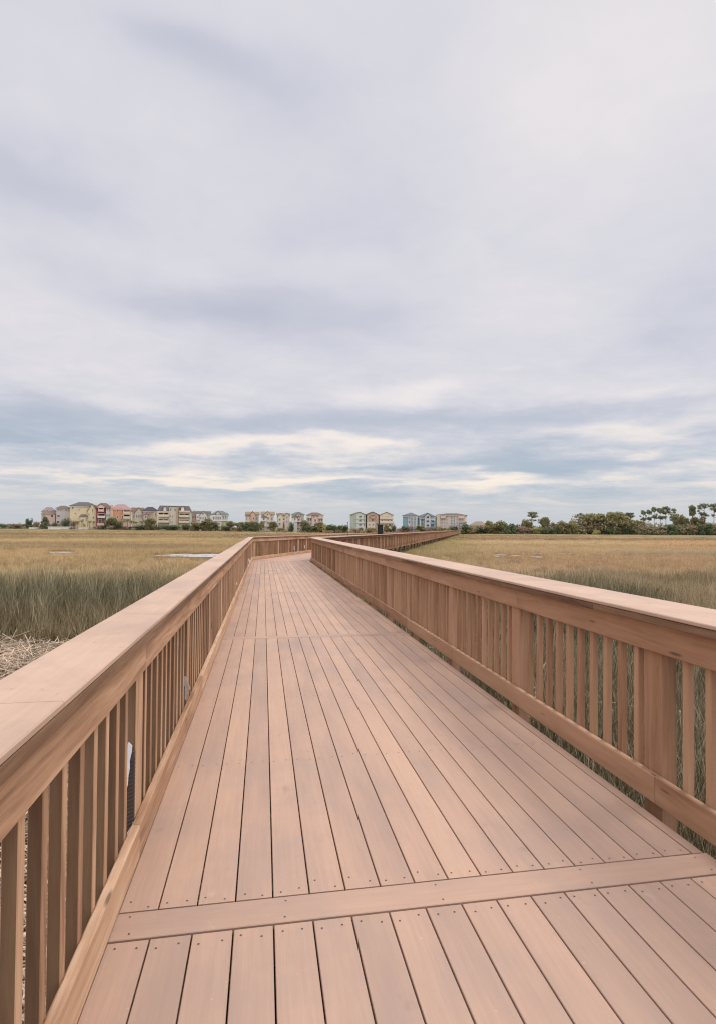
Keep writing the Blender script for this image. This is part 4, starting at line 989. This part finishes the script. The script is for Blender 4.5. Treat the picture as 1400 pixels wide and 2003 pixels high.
LT = [
 ('darkshrub', 6, 22, 1023, 'low dark shrub at the far left of the bank'), ('shrub', 26, 22, 1022.5, 'olive shrub second from the left on the bank'),
 ('shrub', 43, 16, 1022, 'olive shrub left of the taller dark shrub and short sea wall'), ('darkshrub', 57, 15, 1012.5, 'tall dark shrub standing left of the conical tree'), ('shrub', 72, 12, 1018, 'small olive shrub between tall dark shrub and conical tree'),
 ('cone', 88.5, 21, 1011.5, 'broad conical dark green tree in front of the pink house'), ('darkshrub', 106, 13, 1021, 'low dark shrub under the pink house, right of the conical tree'), ('shrub', 118, 10, 1022.5, 'low olive shrub before the pale grey house'),
 ('darkshrub', 128, 19, 1012.5, 'rounded dark shrub hiding the foot of the pale grey house'), ('dryshrub', 144, 17, 1014, 'bare purple brown shrub at left corner of yellow house'), ('palm', 152.5, 9, 1014, 'slim palm left of the yellow house porch'), ('palm', 159, 10, 1011, 'taller palm hiding the left of the yellow house porch'),
 ('limeshrub', 164, 11, 1021, 'yellow green shrub under the yellow house porch'), ('palm', 176, 12, 1013, 'palm before the gable of the yellow house'), ('palm', 184, 10, 1014, 'palm at the right corner of the yellow house'),
 ('dryshrub', 191, 17, 1026.5, 'low bare purple shrub below the dark red house'), ('darkshrub', 203, 12, 1027, 'low dark shrub at the right foot of the red house'), ('palm', 209, 13, 1010.5, 'palm between the red and orange houses'), ('oak', 217, 20, 1009.5, 'dark oak at the left corner of the orange house'),
 ('dryshrub', 219, 18, 1026, 'grey bare shrub below the oak by the orange house'), ('darkshrub', 231, 16, 1015, 'dense dark shrub before the orange wall'), ('palm', 241, 13, 1010.5, 'palm before the middle of the orange house'), ('palm', 249.5, 14, 1009, 'tall palm before the balconies of the orange house'), ('palm', 257, 12, 1012, 'palm at the right edge of the orange house'),
 ('dryshrub', 238, 18, 1026, 'bare shrub at the foot of the orange house'), ('shrub', 253, 18, 1028, 'low olive shrub below the palms of the orange house'), ('palm', 267, 12, 1014.5, 'short palm before the beige gabled house'), ('palm', 276, 14, 1013, 'palm at the right of the beige gabled house'),
 ('palm', 285, 12, 1013, 'palm before the left part of the peach house'), ('oak', 293, 20, 1011, 'dark oak before the peach house'), ('palm', 303, 13, 1011, 'tall palm between peach house and cream block'),
 ('darkshrub', 272, 26, 1026.5, 'dark clipped shrub below the beige gabled house'), ('darkshrub', 296, 28, 1026, 'dark hedge shrub below the peach house'), ('darkshrub', 320, 28, 1026.5, 'dark hedge shrub below left balconies of cream block'), ('darkshrub', 344, 28, 1026.5, 'dark hedge shrub below the middle of cream block'), ('darkshrub', 366, 20, 1024.5, 'dark hedge shrub below right balconies of cream block'),
 ('oak', 387, 22, 1019.5, 'dark oak below the rose and pale houses'), ('shrub', 379, 14, 1025.5, 'olive shrub at the right end of cream block'), ('oak', 406, 22, 1014, 'large dark oak at right corner of the pale gabled house'), ('shrub', 399, 18, 1023, 'olive shrub under the large dark oak'), ('oak', 419, 15, 1018, 'oak at left corner of the pale green house'),
 ('palm', 427.5, 10, 1018, 'palm before the middle of the pale green house'), ('limeshrub', 436.5, 10, 1018.5, 'yellow green shrub before the pale green house'), ('shrub', 424, 20, 1028, 'low olive shrub below the pale green house'), ('oak', 451, 15, 1016.5, 'oak at right corner of the pale green house'), ('darkshrub', 442, 16, 1028, 'low dark shrub right of the pale green house foot'),
 ('oak', 467, 18, 1019, 'dark oak in the gap after the pale green house'), ('darkshrub', 479, 15, 1021, 'dark shrub left of the group of five houses'), ('oak', 489, 18, 1017.5, 'dark oak before first house of the group of five'), ('darkshrub', 500, 14, 1021, 'dark shrub before the right side of the first house of five'), ('oak', 511, 11, 1019, 'narrow oak between first and second house of five'),
 ('oak', 534, 15, 1018, 'dark oak between second and middle house of five'), ('shrub', 549, 14, 1031.5, 'low shrub before the middle house of five'), ('box', 570.5, 13, 1018, 'square dark tree between sand and grey beige houses'), ('oak', 597, 16, 1017, 'dark oak between the two right houses of five'), ('darkshrub', 601, 20, 1027, 'low dark shrub at left foot of the broad sand house'),
 ('oak', 624, 14, 1019, 'oak before the right side of the broad sand house'), ('limeshrub', 637, 18, 1018.5, 'olive green shrub right of the broad sand house'), ('darkshrub', 619, 22, 1027.5, 'dark shrub below the broad sand house'), ('darkshrub', 648, 18, 1024, 'dark shrub in the gap right of the five houses'), ('oak', 664, 12, 1026.5, 'small oak in the gap between house groups'), ('darkshrub', 676, 13, 1026, 'dark shrub left of the mint house gap'), ('shrub', 655, 30, 1031, 'broad low shrub in the gap between house groups')]
for k, x, w, yt, lb in LT: plant(k, x, w, yt, ZL + rng.uniform(-2, 3), lb)
MT = [('dryshrub', 694, 20, 1031.5, 'bare brown shrub below the left of the mint house'), ('shrub', 706, 10, 1030, 'green shrub before the mint house'), ('shrub', 723, 16, 1030, 'grey green shrub below the tan brown house'), ('limeshrub', 735, 12, 1030.5, 'light green shrub before the right of the tan brown house'),
 ('oak', 755, 9, 1025, 'small oak before the cream gabled house'), ('darkshrub', 770, 10, 1026, 'dark shrub at right corner of the cream gabled house'), ('shrub', 762, 20, 1032, 'low olive shrub below the cream gabled house'), ('dryshrub', 779, 18, 1031.5, 'bare shrub in the gap left of the teal house'), ('darkshrub', 792, 16, 1027.5, 'dark shrub before the left corner of the teal house'), ('dryshrub', 806, 22, 1027, 'bare brown shrub before the teal house'),
 ('oak', 822, 18, 1026, 'oak between the teal and the white and blue house'), ('dryshrub', 836, 20, 1028.5, 'bare shrub before the white and blue house'), ('shrub', 849, 20, 1028.5, 'olive shrub between white and blue house and apartment building'), ('shrub', 864, 20, 1030, 'olive shrub below left of the sand apartment building'), ('darkshrub', 886, 20, 1028.5, 'dark shrub below the middle of the sand apartment building'), ('limeshrub', 875, 14, 1031, 'light shrub before the sand apartment building')]
for k, x, w, yt, lb in MT: plant(k, x, w, yt, 276 + rng.uniform(-2, 3), lb, .5)
RT = [('darkshrub', 912, 20, 1023, 'dark shrub right of the pale blue annex'), ('shrub', 926, 20, 1028, 'olive shrub below the low brown roof'), ('darkshrub', 944, 20, 1029, 'dark shrub at right of the low brown roof'), ('oak', 957, 16, 1016, 'small oak just right of the low brown roof'), ('oak', 974, 30, 1018.5, 'broad rounded oak left of the lone pines'), ('shrub', 961, 24, 1028.5, 'olive shrub under the small oak by the brown roof'),
 ('darkshrub', 996, 24, 1022, 'dark shrub left of the lone pines'), ('shrub', 988, 28, 1031, 'low olive shrub under the broad rounded oak'), ('darkshrub', 1009, 18, 1024, 'dark shrub beside the reddish bare shrub'), ('dryshrub', 1020, 22, 1026, 'reddish bare shrub left of the lone flat topped pine'), ('oak', 1030, 20, 1015.5, 'small oak under the lone flat topped pine'), ('pine', 1039, 25, 1001, 'lone flat topped pine left of the round pine'),
 ('oak', 1064, 19, 1007.5, 'round crowned pine like tree right of the lone flat topped pine'), ('limeshrub', 1053, 24, 1023.5, 'yellow green shrub between the two lone pines'), ('shrub', 1040, 22, 1030.5, 'olive shrub at the foot of lone flat topped pine'), ('darkshrub', 1064, 20, 1031, 'low dark shrub at the foot of the round crowned tree'), ('dryshrub', 1080, 26, 1026, 'reddish bare shrub right of the round crowned tree'), ('oak', 1078, 14, 1021, 'small oak behind the right reddish bare shrub'), ('darkshrub', 1086, 22, 1033, 'low dark shrub before the right reddish bare shrub'),
 ('oak', 1098, 24, 1018.5, 'rounded oak right of the reddish bare shrubs'), ('shrub', 1108, 26, 1027, 'olive shrub left of the great oaks'), ('oak', 1118, 22, 1018, 'oak at the left edge of the great oaks'), ('pine', 1136, 26, 1004, 'dark thin topped pine at left of the great oaks'), ('oak', 1145, 26, 1003, 'thin leaning oak at left of the great oaks'), ('oak', 1163, 36, 999, 'great oak, left of the tall middle one'), ('oak', 1186, 42, 997, 'tallest great oak in the middle of the wood'), ('oak', 1213, 46, 997.5, 'great oak right of the tallest one'), ('pine', 1234, 22, 1002.5, 'thin pine at right edge of the great oaks'),
 ('shrub', 1134, 28, 1032, 'olive shrub under the left great oaks'), ('limeshrub', 1166, 24, 1034.5, 'light green low shrub at the foot of the great oaks'), ('darkshrub', 1190, 30, 1029, 'dark shrub under the tallest great oak'), ('darkshrub', 1222, 26, 1024, 'dark shrub under the right great oaks'), ('dryshrub', 1207, 30, 1033, 'bare shrub under the great oak right of the tallest'),
 ('oak', 1251, 24, 1015, 'dark oak in the dip between great oaks and pines'), ('pine', 1258, 17, 999, 'leftmost pine of the pine row'), ('pine', 1269, 16, 998, 'second pine from the left in the pine row'), ('pine', 1279.5, 17, 992.5, 'third pine from the left in the pine row'), ('pine', 1291, 19, 994.5, 'low branched pine left of the widest pine'), ('pine', 1302, 25, 991, 'widest flat topped pine in the pine row'), ('pine', 1316, 22, 993.5, 'pine just right of the widest pine'), ('oak', 1327, 22, 1000, 'green oak at right end of the pine row'),
 ('shrub', 1262, 28, 1027, 'olive shrub under the leftmost pines'), ('shrub', 1283, 32, 1025.5, 'olive shrub under the middle of the pine row'), ('dryshrub', 1288, 34, 1033, 'tangled bare shrub at the marsh edge under the pine row'), ('darkshrub', 1310, 30, 1024, 'dark shrub under the widest pine'), ('shrub', 1330, 34, 1022, 'grey olive shrub under the green oak'), ('oak', 1341, 26, 1010, 'dark oak right of the pine row'), ('tallpine', 1353.5, 13, 989.5, 'slender tall pine with a small dark top'),
 ('oak', 1365, 34, 1007.5, 'dark oak beneath the slender tall pine'), ('pine', 1377, 27, 985.5, 'tall spreading pine near the right edge'), ('pine', 1396, 24, 984.5, 'tall pine at the right edge of the picture'), ('shrub', 1356, 32, 1025, 'olive shrub under the slender tall pine'), ('darkshrub', 1380, 30, 1023, 'dark shrub under the tall spreading pine'), ('shrub', 1398, 30, 1019, 'olive shrub at the right edge of the picture'), ('dryshrub', 1370, 34, 1034.5, 'grey bare shrub at the marsh edge near the right')]
for k, x, w, yt, lb in RT: plant(k, x, w, yt, ZT + rng.uniform(-3, 6) + max(0, (1120-x)*.05) + (5 if k in ('pine', 'tallpine', 'oak') else 0), lb, .4)
# undergrowth that fills the foot of the wood as one mass
m = MB()
for i in range(300):
    x = rng.uniform(905, 1480) if i < 190 else rng.uniform(1480, 2300); Z = ZT + rng.uniform(3, 12) + max(0, (1120-x)*.06); p = cam_pt(x, Z, .8); h = (4.4 if x < 1120 else 9.2 if x < 1238 else 6.3)*rng.uniform(.45, 1.12)
    leaves(m, (p.x, p.y, h*.5), rng.uniform(2., 3.6), h*.55, 150 if h < 6 else 190, .34)
tag(m.build('undergrowth', LEAF['scrub']), 'tangled undergrowth filling the foot of the wood', kind='stuff')
m = MB()
for i in range(230):
    x = rng.uniform(-70, 905) if i < 170 else rng.uniform(-700, -70); Z = (ZL if x < 680 else 277) + rng.uniform(-3.5, 4); p = cam_pt(x, Z, .5); h = .9*rng.uniform(.5, 1.3)
    leaves(m, (p.x, p.y, .6 + h*.5), rng.uniform(1.2, 2.6), h*.8, 40, .26)
tag(m.build('bank_scrub', LEAF['scrub']), 'low scrub lining the far bank below the houses', kind='stuff')


# ------------------------------------------------------------------ light
SUN_AZ, SUN_EL = R(72), R(54)
world = bpy.data.worlds.new('World'); sc.world = world; world.use_nodes = True
t = NT(world.node_tree); bg = t.n['Background']
sky = t.new('ShaderNodeTexSky', sky_type='NISHITA'); sky.sun_disc = False
sky.sun_elevation = SUN_EL; sky.sun_rotation = SUN_AZ; sky.dust_density = 2; sky.air_density = 1.2
d = t.v('NORMALIZE', t.new('ShaderNodeTexCoord').outputs['Generated'])
dx, dy, dz = t.xyz(d)
zz = t.m('ADD', t.m('MAXIMUM', dz, 0), .075)
p = t.cxyz(t.m('DIVIDE', dx, zz), t.m('DIVIDE', dy, zz), 0)
az = t.m('ARCTAN2', dx, dy); el = t.m('ARCSINE', dz)
wv = t.new('ShaderNodeTexNoise'); t.put(wv.inputs['Vector'], p); wv.inputs['Scale'].default_value = .9; wv.inputs['Detail'].default_value = 4
wx, wy, _ = t.xyz(wv.outputs['Color'])
azw = t.m('ADD', az, t.m('MULTIPLY', t.m('SUBTRACT', wx, .5), .42))
elw = t.m('ADD', el, t.m('MULTIPLY', t.m('SUBTRACT', wy, .5), t.m('MULTIPLY', t.map(dz, 0, .5, .05, .30), 1.0)))
BL = [(480, 610, 280, 75, -.40), (690, 420, 190, 70, -.18), (560, 250, 150, 90, -.20), (330, 60, 170, 60, -.2), (820, 330, 130, 60, -.1), (110, 370, 230, 65, -.22), (440, 140, 200, 70, -.2), (1300, 620, 190, 80, -.22),
      (430, 828, 420, 42, -.42), (50, 838, 160, 50, -.45), (960, 795, 330, 35, -.40), (1060, 895, 170, 40, -.50), (1340, 868, 170, 26, -.36), (700, 905, 300, 14, -.3),
      (1250, 150, 420, 320, .24), (100, 620, 260, 110, .07), (900, 560, 260, 130, .08), (770, 757, 95, 26, .32), (430, 884, 230, 13, .5), (650, 872, 130, 11, .5), (520, 946, 330, 9, .55),
      (1000, 932, 85, 12, .65), (1210, 853, 150, 22, .5), (1260, 745, 170, 24, .24), (800, 965, 700, 14, -.2)]
tot = None
for (x, y, rx, ry, amp) in BL:
    a0 = az_of(x); Fh = math.hypot(F, x - 700); e0 = math.atan((hor(x) - y)/Fh)
    e1 = math.atan((hor(x) - y + ry)/Fh); ra = rx/F*math.cos(a0 - YAW)**2
    u = t.m('DIVIDE', t.m('SUBTRACT', azw, a0), ra); v = t.m('DIVIDE', t.m('SUBTRACT', elw, e0), e1 - e0)
    q = t.m('ADD', t.m('MULTIPLY', u, u), t.m('MULTIPLY', v, v))
    g = t.m('MULTIPLY', t.m('EXPONENT', t.m('MULTIPLY', q, -1)), amp)
    tot = g if tot is None else t.m('ADD', tot, g)
n1 = t.noise(p, 1.1, 5, .52, .6); n2 = t.noise(t.v('ADD', p, (7, 3, 0)), 2.6, 5, .55, .5)
low = t.map(dz, .05, .24, 1, 0)
n3 = t.noise(t.cxyz(t.m('MULTIPLY', t.m('DIVIDE', dx, t.m('ADD', zz, .05)), .9), t.m('MULTIPLY', t.m('DIVIDE', dy, t.m('ADD', zz, .05)), 1.25), 4), 1.9, 7, .62, .5)
amp = t.m('MULTIPLY', t.map(dz, .06, .28, .72, .5), t.map(dz, .02, .07, .35, 1))
f = t.m('ADD', t.map(dz, .15, .5, .60, .575), tot)
f = t.m('ADD', f, t.m('MULTIPLY', t.m('SUBTRACT', n1, .5), amp))
f = t.m('ADD', f, t.m('MULTIPLY', t.m('SUBTRACT', n2, .5), t.m('MULTIPLY', amp, .5)))
n4 = t.noise(t.v('ADD', p, (1, 9, 2)), 6.5, 6, .62, .8)
f = t.m('ADD', f, t.m('MULTIPLY', t.m('SUBTRACT', n4, .5), t.m('MULTIPLY', t.map(dz, .1, .35, .36, .17), t.map(dz, .02, .07, .3, 1))))
f = t.m('ADD', f, t.m('MULTIPLY', t.m('MULTIPLY', t.m('SUBTRACT', n3, .5), low), t.map(dz, .03, .09, .4, 1.25)), clamp=True)
hi = t.ramp(f, [(.0, (.46, .48, .56)), (.35, (.54, .55, .63)), (.6, (.645, .64, .69)), (.8, (.735, .70, .715)), (1, (.80, .75, .74))], 'B_SPLINE')
lo = t.ramp(f, [(.0, (.32, .415, .515)), (.3, (.43, .495, .57)), (.55, (.575, .595, .63)), (.74, (.74, .695, .65)), (1, (.90, .80, .69))], 'B_SPLINE')
c = t.mix(low, hi, lo)
c = t.mix(t.map(dz, .0, .085, .85, 0), c, (.475, .515, .555))             # thick air near the horizon
c = t.mix(t.map(dz, -.05, -.001, 1, 0), c, (.30, .25, .18))
STR = .1
cl = t.v('SCALE', c, t.map(dz, .74, .97, 1/STR, 2.5/STR))       # overcast: the zenith is the brightest part
cl = t.v('SCALE', cl, t.map(dy, -.45, -.05, 1.9, 1))  # sky behind the camera brightened, an added fill for walls facing it
c = t.mix(t.map(f, 0, .5, .90, .985), sky.outputs[0], cl)
t.l.new(c, bg.inputs[0]); bg.inputs[1].default_value = STR
sd = bpy.data.lights.new('sun', 'SUN'); sd.energy = 1.5; sd.angle = R(24); sd.color = (1, .95, .88)
so = bpy.data.objects.new('sun', sd); col.objects.link(so)
so.rotation_euler = (Vector((math.sin(SUN_AZ)*math.cos(SUN_EL), math.cos(SUN_AZ)*math.cos(SUN_EL), math.sin(SUN_EL)))).to_track_quat('Z', 'Y').to_euler()
so.location = (20, 10, 60)
vs = sc.view_settings; sc.display_settings.display_device = 'sRGB'
vs.view_transform = 'Standard'; vs.look = 'None'; vs.exposure = .15; vs.gamma = 1
sc.cycles.max_bounces = 6; sc.cycles.diffuse_bounces = 3; sc.cycles.glossy_bounces = 3; sc.cycles.transmission_bounces = 4; sc.cycles.transparent_max_bounces = 4
sc.cycles.use_denoising = True; sc.cycles.filter_width = 1.15
